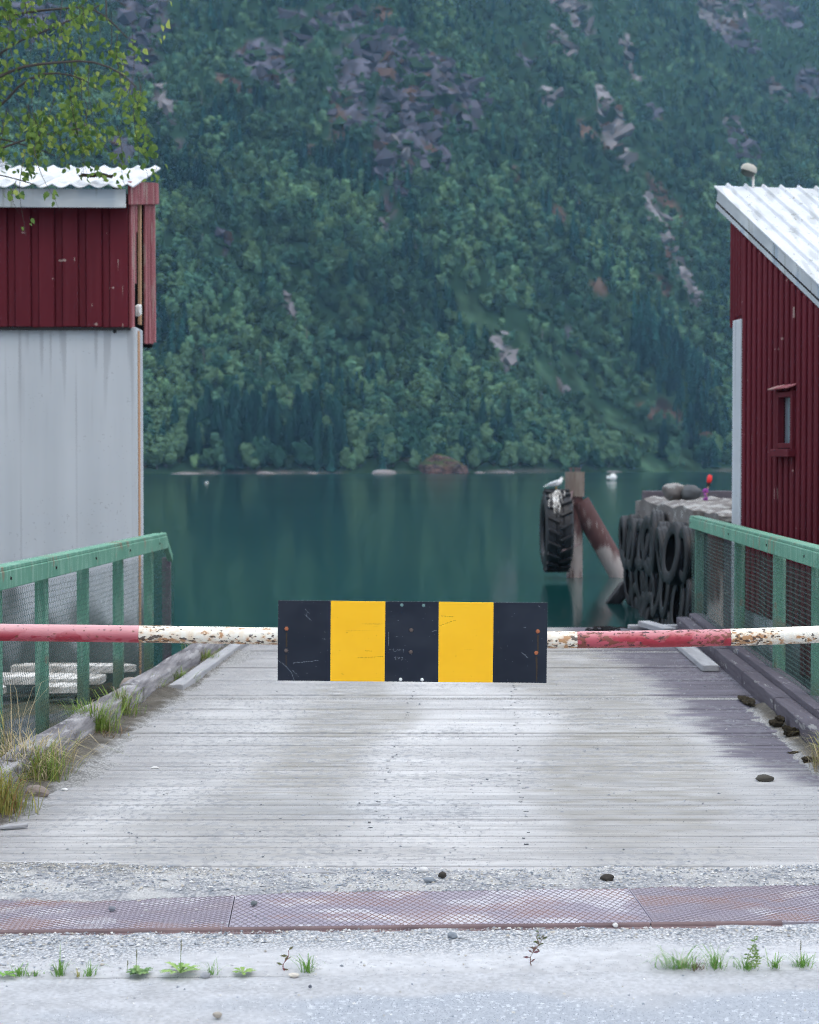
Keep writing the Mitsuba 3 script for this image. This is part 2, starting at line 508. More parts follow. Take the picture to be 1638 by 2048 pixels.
def c_shore(p, n, uv):
    v = voronoi(p.x * 9, p.y * 9)
    f = fbm(p.x * 1.3, p.y * 1.3, 0, 3)
    col = mix((0.045, 0.05, 0.058), (0.12, 0.13, 0.14), v[2] * 0.6 + f * 0.5)
    return mix(col, mi.Color3f(0.06, 0.055, 0.02), smoothstep(0.5, 0.7, fbm(p.x * 2, p.y * 2, 4, 3)) * 0.7)


def c_slab(p, n, uv):
    f = fbm(p.x * 7, p.y * 7, p.z * 14, 3)
    return mix((0.42, 0.40, 0.37), (0.72, 0.71, 0.69), smoothstep(0.3, 0.65, f))


def c_dirt(p, n, uv):
    f = fbm(p.x * 14, p.y * 14, 0, 3)
    v = voronoi(p.x * 70, p.y * 70)
    peb = mix((0.15, 0.155, 0.165), (0.50, 0.50, 0.50), v[2]) * (1.0 - 0.5 * smoothstep(0.3, 0.6, v[0]))
    u = p.x - 0.05 * p.y
    soil = smoothstep(-2.36, -2.50, u + 0.12 * (f - 0.5)) + smoothstep(1.86, 1.94, u + 0.06 * (f - 0.5))
    col = mix(mix((0.17, 0.165, 0.155), (0.36, 0.36, 0.365), f), peb, 0.55)
    return mix(col, mi.Color3f(0.075, 0.066, 0.052) * (0.6 + 0.9 * f), dr.minimum(soil, 1.0) * 0.85)


def b_asphalt(p, n, uv):
    v = voronoi(p.x * 85, p.y * 85)
    return smoothstep(0.6, 0.1, v[0]) * 0.0016 + noise(p.x * 30, p.y * 30) * 0.0012


def b_gravel(p, n, uv):
    v = voronoi(p.x * 75, p.y * 75)
    return smoothstep(0.6, 0.05, v[0]) * 0.005


def b_deck(p, n, uv):
    return fbm(p.x * 3, p.y * 110, 0, 3) * 0.004 + noise(p.x * 60, p.y * 60) * 0.0008


def b_conc(p, n, uv):
    return fbm(p.x * 14, p.y * 14, p.z * 8, 3) * 0.006


def b_water(p, n, uv):
    return (noise(p.x * 0.55, p.y * 0.75) - 0.5) * 0.0032 + (noise(p.x * 1.7 + 3, p.y * 2.4) - 0.5) * 0.0012 + (noise(p.x * 0.12, p.y * 0.16, 3) - 0.5) * 0.012


def c_water(p, n, uv):
    return mix((0.004, 0.044, 0.045), (0.006, 0.055, 0.054), fbm(p.x * 0.02, p.y * 0.02, 0, 2))


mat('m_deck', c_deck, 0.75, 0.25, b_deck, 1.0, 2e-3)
mat('m_asphalt', c_asphalt, 0.8, 0.25, b_asphalt, 1.0, 2e-3)
mat('m_apron', c_apron, 0.85, 0.2)
mat('m_gravel', c_gravel, 0.85, 0.2, b_gravel, 1.0, 2e-3)
mat('m_concrete', c_concrete, 0.8, 0.25, b_conc, 1.0, 5e-3)
mat('m_red', c_red, 0.65, 0.18)
mat('m_redold', c_redold, 0.7, 0.3)
mat('m_fascia', c_fascia, 0.65, 0.3)
mat('m_roof', c_roof, 0.5, 0.4)
mat('m_green', c_green, 0.6, 0.35)
mat('m_polewhite', c_polewhite, 0.38, 0.5)
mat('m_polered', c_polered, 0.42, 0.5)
mat('m_yellow', c_yellow, 0.45, 0.4)
mat('m_black', c_black, 0.5, 0.28)
mat('m_plate', c_plate, 0.5, 0.5)
mat('m_rib', c_rib, 0.55, 0.45)
mat('m_rust', c_rust, 0.6, 0.4)
mat('m_pile', c_pile, 0.6, 0.35)
mat('m_pilehead', c_pilehead, 0.8, 0.2)
mat('m_rubber', c_rubber, 0.5, 0.4)
mat('m_wood', c_wood, 0.8, 0.2)
mat('m_wooddark', c_wooddark, 0.75, 0.25)
mat('m_palewood', c_palewood, 0.8, 0.2)
mat('m_quaytop', c_quaytop, 0.8, 0.2)
mat('m_shore', c_shore, 0.7, 0.3)
mat('m_slab', c_slab, 0.8, 0.2)
mat('m_dirt', c_dirt, 0.9, 0.1)
mat('m_boltrust', (0.36, 0.12, 0.055), 0.6, 0.4)
mat('m_boltdull', (0.13, 0.105, 0.10), 0.45, 0.5, metallic=0.5)
mat('m_rivet', (0.72, 0.75, 0.76), 0.3, 0.5)
mat('m_rivetgreen', (0.12, 0.22, 0.22), 0.4, 0.5)
mat('m_steel', (0.45, 0.46, 0.47), 0.4, 0.5, metallic=0.6)
mat('m_wire', (0.030, 0.085, 0.075), 0.5, 0.4)
mat('m_nail', (0.10, 0.11, 0.125), 0.7, 0.3)
mat('m_dark', (0.02, 0.02, 0.022), 0.8, 0.2)
mat('m_stone', 'vertex', 0.8, 0.25)
mat('m_grass', 'vertex', 0.6, 0.3)
mat('m_white', (0.80, 0.81, 0.82), 0.6, 0.3)
mat('m_gullgrey', (0.42, 0.46, 0.50), 0.6, 0.3)
mat('m_beak', (0.62, 0.36, 0.04), 0.5, 0.3)
mat('m_batten', (0.47, 0.29, 0.18), 0.8, 0.2)
mat('m_redlamp', (0.80, 0.03, 0.03), 0.35, 0.5)
mat('m_purple', (0.34, 0.08, 0.36), 0.7, 0.2)
mat('m_blue', (0.02, 0.12, 0.48), 0.6, 0.3)
mat('m_bark', (0.075, 0.068, 0.062), 0.8, 0.2)
mat('m_lampcap', (0.46, 0.45, 0.40), 0.7, 0.2)
mat('m_darkglass', (0.03, 0.045, 0.04), 0.3, 0.5)
def c_moss(p, n, uv):
    f = fbm(p.x * 50, p.y * 50, p.z * 50, 3)
    return mix((0.016, 0.014, 0.011), (0.062, 0.052, 0.036), f)


mat('m_moss', c_moss, 0.95, 0.05)


def c_knoll(p, n, uv):
    f = fbm(p.x * 0.5, p.y * 0.5, p.z * 0.8, 4)
    g = fbm(p.x * 1.7, p.y * 1.7, p.z * 1.4, 3)
    col = mix((0.02, 0.017, 0.018), (0.17, 0.10, 0.085), smoothstep(0.3, 0.72, g * 0.6 + f * 0.4))
    return mix(col, mi.Color3f(0.05, 0.075, 0.03), smoothstep(0.46, 0.56, f) * smoothstep(0.8, 2.5, p.z))


mat('m_knoll', c_knoll, 0.9, 0.1)
mat('m_shorestone', (0.27, 0.25, 0.255), 0.85, 0.1)
matte('m_leafmesh', 'vertex')
matte('m_hill', 'vertex')
matte('m_trunk', (0.12, 0.115, 0.11))
scene['m_pane'] = {'type': 'thindielectric', 'int_ior': 1.5}
scene['m_pane_backing'] = {'type': 'twosided', 'bsdf': {'type': 'diffuse', 'reflectance': rgb(0.20, 0.245, 0.29)}}
scene['m_water'] = {'type': 'twosided', 'bsdf': {'type': 'bumpmap', 'arbitrary': mikit.proc(b_water, 0.03), 'scale': 1.0, 'bsdf': {
    'type': 'roughplastic', 'distribution': 'ggx', 'alpha': 0.007, 'int_ior': 1.333, 'diffuse_reflectance': mikit.proc(c_water)}}}
for i, c in enumerate([(0.16, 0.26, 0.075), (0.25, 0.36, 0.10), (0.09, 0.17, 0.06), (0.42, 0.50, 0.14)]):
    scene['m_birchleaf_%d' % i] = {'type': 'principledthin', 'base_color': rgb(*c), 'roughness': 0.45, 'diff_trans': 0.9, 'spec_trans': 0.0, 'eta': 1.4}

# ---------------------------------------------------------------- the setting: land, water, hillside
WATER = -0.82


def ru(u, v, z=0.0):
    """A point of the ramp, u metres across and v metres along it."""
    return np.array([u + 0.05 * v, v, z])


RAMP_R = rotm('z', -0.05)


def shore_y(x):
    return np.interp(x, [-600, -80, 0, 40, 80, 150, 260, 700], [470, 495, 522, 566, 615, 690, 760, 900])


def hill_z(x, y):
    x, y = np.asarray(x, float), np.asarray(y, float)
    d = y - shore_y(x)
    p = np.stack([x / 90, y / 90, 0 * x], -1)
    q = np.stack([x / 22, y / 22, 0 * x + 5], -1)
    h = np.where(d > 0, 0.44 * d + 0.24 * np.maximum(d - 40, 0) * np.clip((d - 40) / 80, 0, 1), 0.5 * d)
    amp = np.clip(d / 60, 0, 1)
    h = np.minimum(h, 590)
    g = np.stack([(x * 0.8 + (y - 500) * 0.55) / 52, (x * 0.55 - (y - 500) * 0.8) / 260, 0 * x + 11], -1)    # gullies running down to the right
    amp2 = np.clip((d - 25) / 90, 0, 1)
    return WATER + h + amp * ((meshkit.fbm(p, 3, 3) - 0.5) * 20 + (meshkit.fbm(q, 3, 9) - 0.5) * 7) + amp2 * (meshkit.fbm(g, 3, 15) - 0.5) * 34


# bare places on the hillside: centre x, y, two half axes in plan, 0 grey cliff / 1 pale slab / 2 heath / 3 grass
BARE = np.array([(-14,811.4,17.9,0,0.4,-25,0), (-2,760,13.4,-8.6,-5.9,-54.6,0), (19.3,814.8,14.3,6.3,1.5,-32.9,0), (-27,777.4,9.1,0,1,-28.4,0), (-30.9,759.6,6.3,0,1,-24,2), (-8.3,728.6,7.5,0,0.2,-14.6,1), (-4.4,799.8,7.1,0,0.2,-42.2,0), (9.1,761.2,7.6,-10.6,-7,-27.5,0), (-65.6,805.4,14.5,-9.5,-0.3,-14.2,0), (-80.7,780,10.3,0,1.2,-11.6,2), (-53.1,830.2,7.3,0,1.1,-16.6,0), (-34.6,853.6,12.5,-9.1,-0.7,-13.6,0), (-14.9,862.6,6.3,0,0.2,-12.9,2), (-134.2,853,16.3,0,6.2,-39.2,0), (-125,801.8,8.9,-5.7,2,-36.2,0), (-123.4,762,5.6,0,2.7,-17,0), (-108.3,750,2.8,3.8,6.9,-20.3,1), (-95.8,713.2,2.9,0,0.8,-5.8,1), (-138.8,709.4,8.3,0,1.3,-6.9,2), (-120.5,705.4,5.2,0,2.5,-14.4,0), (-180.7,826.6,14.6,0,5.8,-26.7,0), (99.9,1082.8,14.3,0,-3.3,-35.6,1), (87.8,998.8,11.2,0,-1.1,-12.7,1), (66.5,944.2,6.9,0,-0.8,-10.9,0), (110.8,922,6,7.4,4.3,-29.7,1), (97.8,901.8,7.9,-7.4,-2.8,-10.5,2), (123.7,869.2,5.3,3.7,0.4,-14.4,1), (127.5,851.6,3.9,2.7,0.5,-19.4,1), (134,826.8,3.5,2.8,1.5,-19.4,1), (137.4,813.8,2.5,2.3,1.1,-7.9,1), (133.3,891,7.4,-11.3,-2.9,-6.9,2), (34.7,653.6,4,3.3,2.2,-10.8,1), (38,650.8,3.4,0,-0.3,-4.8,1), (-68.7,631.8,2.4,0,1.2,-11.3,0), (-42.2,610.2,1.4,1,2.3,-8.9,1), (225,1241.2,18.3,0,-4.8,-26.5,1), (232.3,1222.2,14.4,0,-3.7,-19.5,0), (272.7,1278.2,22.6,0,-5.7,-26.6,0), (242.6,1143.4,11.4,0,-3.2,-15,1), (197,1043.2,6.1,0,-2.1,-11,1), (197.4,1021.2,8.7,-15.8,-5.3,-12.1,0), (275,1174.8,10.4,0,-4.1,-17.4,0), (146.8,1018.4,5.4,0,-1.6,-10.8,0), (137.5,1080,3.8,0,-3.2,-25.2,1), (67.5,761,3.1,0,-0.6,-6.6,2), (47.9,776.2,3.2,0,-0.3,-5.1,2), (82.1,735.2,3.9,0,-0.5,-4.2,2), (119,810,5.2,0,-0.8,-5.6,2), (79.4,831.8,3.4,0,-0.3,-3.2,2), (-22.4,642.8,1.5,0,0.1,-3,1), (-10.9,686.4,1.6,0,0,-3,1), (69.3,692.8,5.9,5.6,1.4,-6.4,0), (-42.7,733.2,6.5,0,0.4,-7.4,2), (75,913.8,5.4,0,-0.8,-9.4,1), (138.4,1050.6,3.7,0,-1.2,-9.4,1), (23.5,662.6,5.5,-6.2,-2.4,-7,3), (33,658.4,3.8,-4.3,-1.8,-5,3), (50.9,651.8,8.2,-9.8,-1.5,-3.4,3), (70,659.8,8.6,-13.7,-1.8,-5.1,3), (86.5,660.2,9.1,-11.1,-2.4,-7.2,3), (100.5,656,8.7,-8,-2,-6.4,3), (82.2,634.2,14,-5.7,-1.4,-6.5,3), (58,656.4,5.7,-7.5,-0.8,-1.7,1), (108.9,685.2,9.3,-4,-1.7,-7.3,2), (96.5,682.8,7.5,-3.2,-1,-4.6,2), (119.2,674.8,6,0,-1.2,-7,2), (119.6,906.4,3.9,1.5,-1,-17.8,3), (114.9,684.8,7.4,-3.2,-1.3,-5.4,3)])


def bare(x, y):
    """(how bare, which kind) of each place."""
    x, y = np.asarray(x, float), np.asarray(y, float)
    w = (meshkit.fbm(np.stack([x / 9, y / 14, 0 * x], -1), 3, 21) - 0.5)
    best, kind = np.full(x.shape, -9.0), np.zeros(x.shape, int)
    for cx, cy, ax, ay, bx, by, k in BARE:
        dx, dy = x - cx, y - cy
        det = ax * by - ay * bx
        s, t = (dx * by - dy * bx) / det, (ax * dy - ay * dx) / det
        m = 1 - np.hypot(s, t) / (1.1 if k == 3 else 1.0) + w * 1.5
        hit = m > best
        best, kind = np.where(hit, m, best), np.where(hit, int(k), kind)
    return best, kind


xs = np.concatenate([np.arange(-420, -250, 5.0), np.arange(-250, 290, 2.0), np.arange(290, 560, 4.0)])
ys = np.concatenate([np.arange(455, 960, 2.4), np.arange(960, 1470, 6.0)])
Xg, Yg = np.meshgrid(xs, ys)
m_, k_ = bare(Xg, Yg)
Zg = hill_z(Xg, Yg)
rk = np.clip(m_ * 2.5, 0, 1) * (k_ < 2)
nz = meshkit.fbm(np.stack([Xg / 9, (Yg - Xg * 0.3) / 12, 0 * Xg], -1), 4, 33) - 0.5
led = np.abs(meshkit.fbm(np.stack([Xg / 22, Zg / 7, 0 * Xg + 2], -1), 3, 35) - 0.5) * 2
Zg = Zg + rk * (nz * 15 - led * 5)
n1 = meshkit.fbm(np.stack([Xg / 9, (Yg + Xg * 0.3) / 9, 0 * Xg + 3], -1), 4, 41)[..., None]
n2 = meshkit.fbm(np.stack([(Xg + Yg * 0.3) / 6, (Yg - Xg * 0.4) / 7, 0 * Xg + 8], -1), 4, 43)[..., None]
n2 = np.clip((n2 - 0.5) * 2.3 + 0.5, 0, 1)
under = np.array([0.020, 0.048, 0.028]) * (0.6 + 0.9 * n1)
ROCKC = np.array([[0.088, 0.088, 0.118], [0.20, 0.195, 0.215], [0.085, 0.060, 0.048], [0.036, 0.072, 0.042]])
rc = ROCKC[k_] * (0.25 + 1.5 * n2)
veg = np.clip((n1 - 0.50) * 9, 0, 1) * (k_ < 2)[..., None]
rc = rc * (1 - veg) + veg * np.where(n1 > 0.60, np.array([0.026, 0.055, 0.032]), np.array([0.075, 0.050, 0.036])) * (0.5 + 0.9 * n2)
far = np.clip((Yg - 1000) / 300, 0, 1)[..., None]
mm = np.clip(m_ * 4 + 0.2, 0, 1)[..., None]
colr = under * (1 - mm) + rc * mm
dsh = Yg - shore_y(Xg)
beach = (np.clip(1 - np.abs(dsh - 0.6) / 1.8, 0, 1) * np.clip((meshkit.noise(np.stack([Xg / 14, Yg / 30, 0 * Xg], -1), 5) - 0.5) * 5, 0, 1))[..., None]
colr = colr * (1 - beach) + beach * np.array([0.13, 0.12, 0.125]) * (0.6 + 0.8 * n2)
Vh = np.stack([Xg, Yg, Zg], -1).reshape(-1, 3)
_, Fh = grid(xs, ys, lambda a, b: 0 * a)
labels['hillside'] = {'label': 'steep wooded mountainside with bare cliffs and slabs across the lake', 'kind': 'structure'}
add('hillside', (Vh, Fh), 'm_hill', True, color=np.clip(colr.reshape(-1, 3), 0.01, 0.6))

labels['lake'] = {'label': 'still teal lake reflecting the wooded mountain', 'kind': 'structure'}
lx = np.array([-1400, -400, -120, -40, -12, 0, 12, 40, 120, 400, 1400.0])
ly = np.array([5, 12, 20, 40, 80, 160, 320, 640, 900, 1400.0])
add('lake', grid(lx, ly, lambda a, b: 0 * a + WATER), 'm_water', False)

labels['ground'] = {'label': 'land behind the road', 'kind': 'structure'}
add('ground', grid(np.linspace(-1400, 1400, 9), np.array([-1400, -300, -40, 5.0]), lambda a, b: 0 * a - 0.06), 'm_dirt')


def edge_strip(x0, x1, f0, f1, fz, nx, ny):
    """A sheet from the line y = f0(x) to y = f1(x)."""
    X, t = np.meshgrid(np.linspace(x0, x1, nx), np.linspace(0, 1, ny))
    Y = f0(X) * (1 - t) + f1(X) * t
    V = np.stack([X, Y, fz(X, Y, t)], -1).reshape(-1, 3)
    i = (np.arange(ny - 1)[:, None] * nx + np.arange(nx - 1)[None]).ravel()
    return V, np.vstack([np.stack([i, i + 1, i + nx + 1], 1), np.stack([i, i + nx + 1, i + nx], 1)])


J = lambda x: 5.915 + 0.04 * x                     # the joint where the weeds grow
PF = lambda x: 6.475 + 0.045 * x                   # front of the steel plates
PB = lambda x: 7.06 + 0.055 * x                    # back of the steel plates
DF = lambda x: 7.36 + 0.0 * x                      # where the planks begin
labels['road'] = {'label': 'worn blue grey asphalt with pale chips and dust', 'kind': 'structure'}
add('road', edge_strip(-60, 60, lambda x: -60 + 0 * x, J, lambda x, y, t: 0.004 * (mnoise(x * 1.3, y * 1.3) - 0.5) - 0.002 - 0.004 * np.clip((y - J(x) + 0.10) / 0.10, 0, 1), 420, 40), 'm_asphalt', True)
labels['apron'] = {'label': 'pale dusty concrete strip in front of the steel plates', 'kind': 'structure'}


def z_apron(x, y, t):
    return 0.004 - 0.009 * np.clip(1 - (y - J(x)) / 0.05, 0, 1) + 0.010 * (mnoise(x * 14, y * 20, 0, 3) - 0.5) * np.clip((t - 0.55) * 4, 0, 1)


add('apron', edge_strip(-20, 20, lambda x: J(x) - 0.004, lambda x: PF(x) - 0.004, z_apron, 760, 22), 'm_apron', True)
labels['gravel_strip'] = {'label': 'grey gravel lying between the steel plates and the plank deck', 'kind': 'structure'}


def z_gravel(x, y, t):
    b = np.sin(np.clip(t, 0, 1) * PI) ** 0.8
    return 0.006 + b * (0.014 + 0.026 * (mnoise(x * 2.6, y * 5, 0, 4) - 0.3)) + 0.010 * (mnoise(x * 30, y * 40, 0, 6) - 0.5) * b + 0.004 * t


def GB(x):
    return 7.40 + 0.16 * np.clip((-0.6 - x) * 0.7, 0, 1.0) + 0.05 * np.clip((x - 1.0), 0, 1.5) + 0.07 * (mnoise(x * 2.2, 0, 0, 5) - 0.5) + 0.035 * (mnoise(x * 9, 0, 0, 7) - 0.5)


def PBR(x):
    return PB(x) - 0.03 - 0.16 * np.clip(mnoise(x * 1.1 + 1.5, 0, 0, 12) - 0.45, 0, 1) - 0.14 * np.clip(-0.45 - x, 0, 0.7) - 0.03 * mnoise(x * 9, 0, 0, 13)


add('gravel_strip', edge_strip(-9, 9, lambda x: PBR(x), GB, lambda x, y, t: z_gravel(x, y, t) + np.where(t > 0.93, 0.0, 0), 800, 18), 'm_gravel', True)
# land beside the ramp, sloping to the water
Xl = np.arange(-14, -2.55, 0.12)
Yl = np.arange(4.0, 22, 0.14)


def z_left(x, y):
    top = -0.10 - 0.36 * np.clip((y - 8.0) / 1.2, 0, 1)
    return top - 0.5 * np.clip((y - 17.6) / 2.0, 0, 1.6) + 0.10 * (mnoise(x * 1.2, y * 1.2, 0, 8) - 0.5) + 0.06 * (mnoise(x * 5, y * 5, 0, 9) - 0.5)


labels['shore'] = {'label': 'dark stony shore below the ramp', 'kind': 'structure'}
add('shore', cat_([grid(Xl, Yl, z_left), grid(np.arange(2.3, 14, 0.14), np.arange(4.0, 20.5, 0.15), lambda x, y: z_left(x, y) + 0.06)]), 'm_shore', True)

# the plank deck
labels['ramp_deck'] = {'label': 'grey weathered deck of cross planks leading to the water', 'kind': 'structure'}
R0 = rng(11)
PW = 0.125
DECK_END = 18.62
k = 0
y = 7.37
while y < DECK_END - 0.02:
    w = PW - 0.004 - R0.random() * 0.005
    x0, x1 = -2.585 + 0.05 * y + R0.normal() * 0.008, 2.02 + 0.05 * y + R0.normal() * 0.008
    dz = R0.normal() * 0.0022
    m = box(((x0 + x1) / 2, y + w / 2, -0.028 + dz), (x1 - x0, w, 0.056), rotm('x', R0.normal() * 0.010), 0.004)
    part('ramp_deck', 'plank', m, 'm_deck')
    y += PW
    k += 1
part('ramp_deck', 'grit_bed', box((0.35, 12.95, -0.030), (4.75, 11.1, 0.05), RAMP_R), 'm_dirt')
nails = []
yy = 7.37 + PW / 2
while yy < DECK_END:
    for u0 in (0.15, -0.62):
        for dv in (-0.002,):
            if R0.random() < (0.25 if u0 > 0 else 0.6):
                continue
            a = 0.005 + 0.007 * R0.random()
            nails.append(box((u0 + 0.05 * yy + R0.normal() * 0.012, yy + dv + R0.normal() * 0.008, 0.0012), (a * 2.1, 0.008, 0.004)))
    yy += PW
part('ramp_deck', 'nail_heads', cat_(nails), 'm_nail', kind='stuff')
for vb in (-2.3, -0.8, 0.7, 1.85):
    part('ramp_deck', 'joist', box(ru(vb, 13.0, -0.18), (0.16, 11.2, 0.2), RAMP_R), 'm_wooddark')
part('ramp_deck', 'end_beam', box(ru(-0.28, DECK_END - 0.09, -0.17), (4.6, 0.16, 0.22)), 'm_wooddark')

# ---------------------------------------------------------------- steel threshold plates
def plate(x0, x1, pitch_x, pitch_y, ribr, label, bright):
    t = thing('steel_plate', label, 'steel plate', 'steel plates across the foot of the ramp')
    mx = (x0 + x1) / 2
    rt = rotm('z', 0.05)
    L, W = x1 - x0, 0.585
    cy = (PF(mx) + PB(mx)) / 2
    part(t, 'sheet', box((mx, cy, 0.002), (L, W, 0.012), rt), 'm_plate')
    # raised ribs: two families of slanting bars, clipped to the sheet
    segs_a, segs_b = [], []
    hx, hy = L / 2 - 0.003, W / 2 - 0.006
    for sgn in (1, -1):
        slope = sgn * pitch_y / pitch_x
        c = -hx * abs(slope) - hy
        while c < hx * abs(slope) + hy:
            pts = []
            for X in (-hx, hx):
                Y = slope * X + c
                if -hy <= Y <= hy:
                    pts.append((X, Y))
            for Yv in (-hy, hy):
                X = (Yv - c) / slope
                if -hx < X < hx:
                    pts.append((X, Yv))
            if len(pts) >= 2:
                p, q = min(pts), max(pts)
                if q[0] - p[0] > 0.01:
                    segs_a.append((*p, 0.0083))
                    segs_b.append((*q, 0.0083))
            c += pitch_y
    a, b = np.array(segs_a) @ rt.T, np.array(segs_b) @ rt.T
    part(t, 'ribs', wires(a + [mx, cy, 0], b + [mx, cy, 0], ribr), 'm_rib', kind='stuff')
    return t


plate(-3.2, -0.7085, 0.040, 0.028, 0.0019, 'left steel plate with fine ribs, half buried under gravel', 0)
plate(-0.7065, 0.929, 0.031, 0.056, 0.0019, 'middle steel plate with the coarsest diamond ribs', 1)
plate(0.931, 3.2, 0.040, 0.028, 0.0019, 'right steel plate with fine rusty ribs', 2)
ang = thing('edge_bar', 'rusty steel angle bar along the front of the plates', 'edge bar')
EL = []
for x0, x1 in ((-3.2, -0.72), (-0.715, 0.925), (0.93, 1.44)):
    mx = (x0 + x1) / 2
    EL.append(cat_([tube([(x0, PF(x0) - 0.010, 0.006), (x1, PF(x1) - 0.010, 0.006)], 0.013, 10),
                    box((mx, PF(mx) - 0.028, -0.002), (x1 - x0, 0.034, 0.014), rotm('z', 0.045), 0.003)]))
for e in EL:
    part(ang, 'bar', e, 'm_rust', 35)

# ---------------------------------------------------------------- kerbs of the ramp
def kerb_log(u, v0, v1, w, h, seed, z0=0.0, rough=0.014, square=False):
    n = int((v1 - v0) / 0.08) + 2
    prof = np.array([(-.5, 0), (-.5, .82), (-.42, .97), (-.2, 1.0), (.2, 1.0), (.42, .97), (.5, .82), (.5, 0)])
    if square:
        prof = np.array([(-.5, 0), (-.5, .93), (-.46, .99), (-.3, 1.0), (.3, 1.0), (.46, .99), (.5, .93), (.5, 0)])
    V = []
    for v in np.linspace(v0, v1, n):
        j = np.array([[(float(mnoise(v * 2.3, q * 1.7, 0, seed)) - 0.5) * 2, (float(mnoise(v * 2.1, q * 1.3 + 9, 0, seed + 1)) - 0.5) * 2] for q in range(8)]) * rough
        for (a, b), (ja, jb) in zip(prof, j):
            V.append(ru(u + a * w + ja, v, z0 + b * h + (jb if b > 0.1 else 0)))
    V = np.array(V)
    F = []
    for i in range(n - 1):
        for k in range(8):
            p, q = i * 8 + k, i * 8 + (k + 1) % 8
            F += [[p, q, q + 8], [p, q + 8, p + 8]]
    for i in (0, (n - 1) * 8):
        for k in range(1, 7):
            F.append([i, i + k, i + k + 1] if i else [i, i + k + 1, i + k])
    return V, np.array(F)


lk = thing('timber_kerb', 'weathered pale grey log kerb on the left of the ramp, grass growing along it', 'kerb', 'timber kerbs of the ramp')
for i, (a, b) in enumerate(((6.6, 9.35), (9.37, 12.6), (12.62, 16.4))):
    part(lk, 'beam', kerb_log(-2.70, a, b, 0.18, 0.145, 20 + i), 'm_wood', 40)
part(lk, 'inner_plank', kerb_log(-2.50, 13.3, 16.9, 0.12, 0.055, 27, 0.0, 0.006), 'm_palewood', 40, label='pale plank lying inside the kerb')
rk_ = thing('timber_kerb', 'dark two step timber kerb on the right of the ramp', 'kerb', 'timber kerbs of the ramp')
for i, (a, b) in enumerate(((7.5, 10.1), (10.12, 12.05), (12.07, 13.6), (13.62, 15.3), (15.32, 18.5))):
    part(rk_, 'beam', kerb_log(2.055, a, b, 0.13, 0.125, 30 + i, 0.0, 0.004, True), 'm_wooddark', 25)
for i, (a, b) in enumerate(((7.5, 11.2), (11.22, 14.9), (14.92, 18.5))):
    part(rk_, 'cap_plank', kerb_log(2.20, a, b, 0.155, 0.165, 40 + i, 0.0, 0.004, True), 'm_wooddark', 25)


# dirt gathered along the kerbs
def dirt_band(u0, u1, v0, v1, h, seed):
    U, Vv = np.meshgrid(np.linspace(0, 1, 14), np.arange(v0, v1, 0.05))
    wv = 0.30 + 0.55 * mnoise(Vv * 1.1, 0 * Vv, 0, seed) + 0.40 * mnoise(Vv * 5, 0 * Vv, 0, seed + 3) + 0.25 * mnoise(Vv * 19, 0 * Vv, 0, seed + 4)
    u = u0 + (u1 - u0) * U * wv
    z = -0.006 + h * (1 - U) ** 1.3 * (0.4 + 1.1 * mnoise(u * 9, Vv * 5, 0, seed + 1)) + 0.012 * (1 - U) * (mnoise(u * 30, Vv * 30, 0, seed + 2))
    X = u + 0.05 * Vv
    Vt = np.stack([X, Vv, z], -1).reshape(-1, 3)
    nx, ny = 14, Vt.shape[0] // 14
    i = (np.arange(ny - 1)[:, None] * nx + np.arange(nx - 1)[None]).ravel()
    return Vt, np.vstack([np.stack([i, i + 1, i + nx + 1], 1), np.stack([i, i + nx + 1, i + nx], 1)])


labels['dirt'] = {'label': 'gritty soil gathered along both kerbs', 'kind': 'structure'}
add('dirt', cat_([dirt_band(-2.60, -2.22, 7.35, 16.2, 0.040, 50), dirt_band(1.985, 1.80, 7.4, 12.6, 0.030, 60)]), 'm_dirt', True)

# ---------------------------------------------------------------- barrier
YB = 8.31
PXZ = np.array([(-3.05, 0.974), (-1.99, 0.9600), (-1.32, 0.9520), (-0.645, 0.9415), (0.2, 0.9285), (0.70, 0.9235), (0.83, 0.9240), (1.565, 0.9355), (1.99, 0.9500), (3.05, 0.986)])
from scipy.interpolate import PchipInterpolator
pz = PchipInterpolator(PXZ[:, 0], PXZ[:, 1])
bar = thing('boom_barrier', 'red and white pipe barrier with a black and yellow board across the ramp', 'barrier')


def boom(x0, x1, m, name, lab, r=0.0422):
    X = np.linspace(x0, x1, max(4, int((x1 - x0) / 0.06)))
    part(bar, name, tube(np.stack([X, 0 * X + YB, pz(X)], 1), r, 28), m, 50, label=lab)


boom(-3.05, -1.3225, 'm_polered', 'red_band', 'faded pink red pipe section at the left, sky sheen painted on top')
boom(-1.322, 0.8195, 'm_polewhite', 'white_band', 'white pipe section with rust along its underside, left of the board')
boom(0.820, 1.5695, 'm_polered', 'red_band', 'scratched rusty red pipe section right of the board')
boom(1.570, 2.32, 'm_polewhite', 'white_band', 'cream pipe section with rust runs at the right')
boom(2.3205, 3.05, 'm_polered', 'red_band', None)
BC = np.array([0.0145, YB - 0.0475, 0.9195])
BR = rotm('y', math.radians(0.53))
BW, BH = 1.3115, 0.3915
part(bar, 'board', box(BC + [0, 0.0022, 0], (BW, 0.003, BH), BR), 'm_steel')
edges = (np.array([555, 660.5, 770, 877, 987, 1095]) - 825) / 540 * BW
for i in range(5):
    a, b = edges[i], edges[i + 1]
    m = box(BR @ np.array([(a + b) / 2, -0.0012, 0]) + BC, (b - a - 0.0008, 0.0032, BH - (0.0 if i % 2 else 0.0)), BR, 0.0006)
    part(bar, 'board__black_stripe' if i % 2 == 0 else 'board__yellow_stripe', m, 'm_black' if i % 2 == 0 else 'm_yellow')


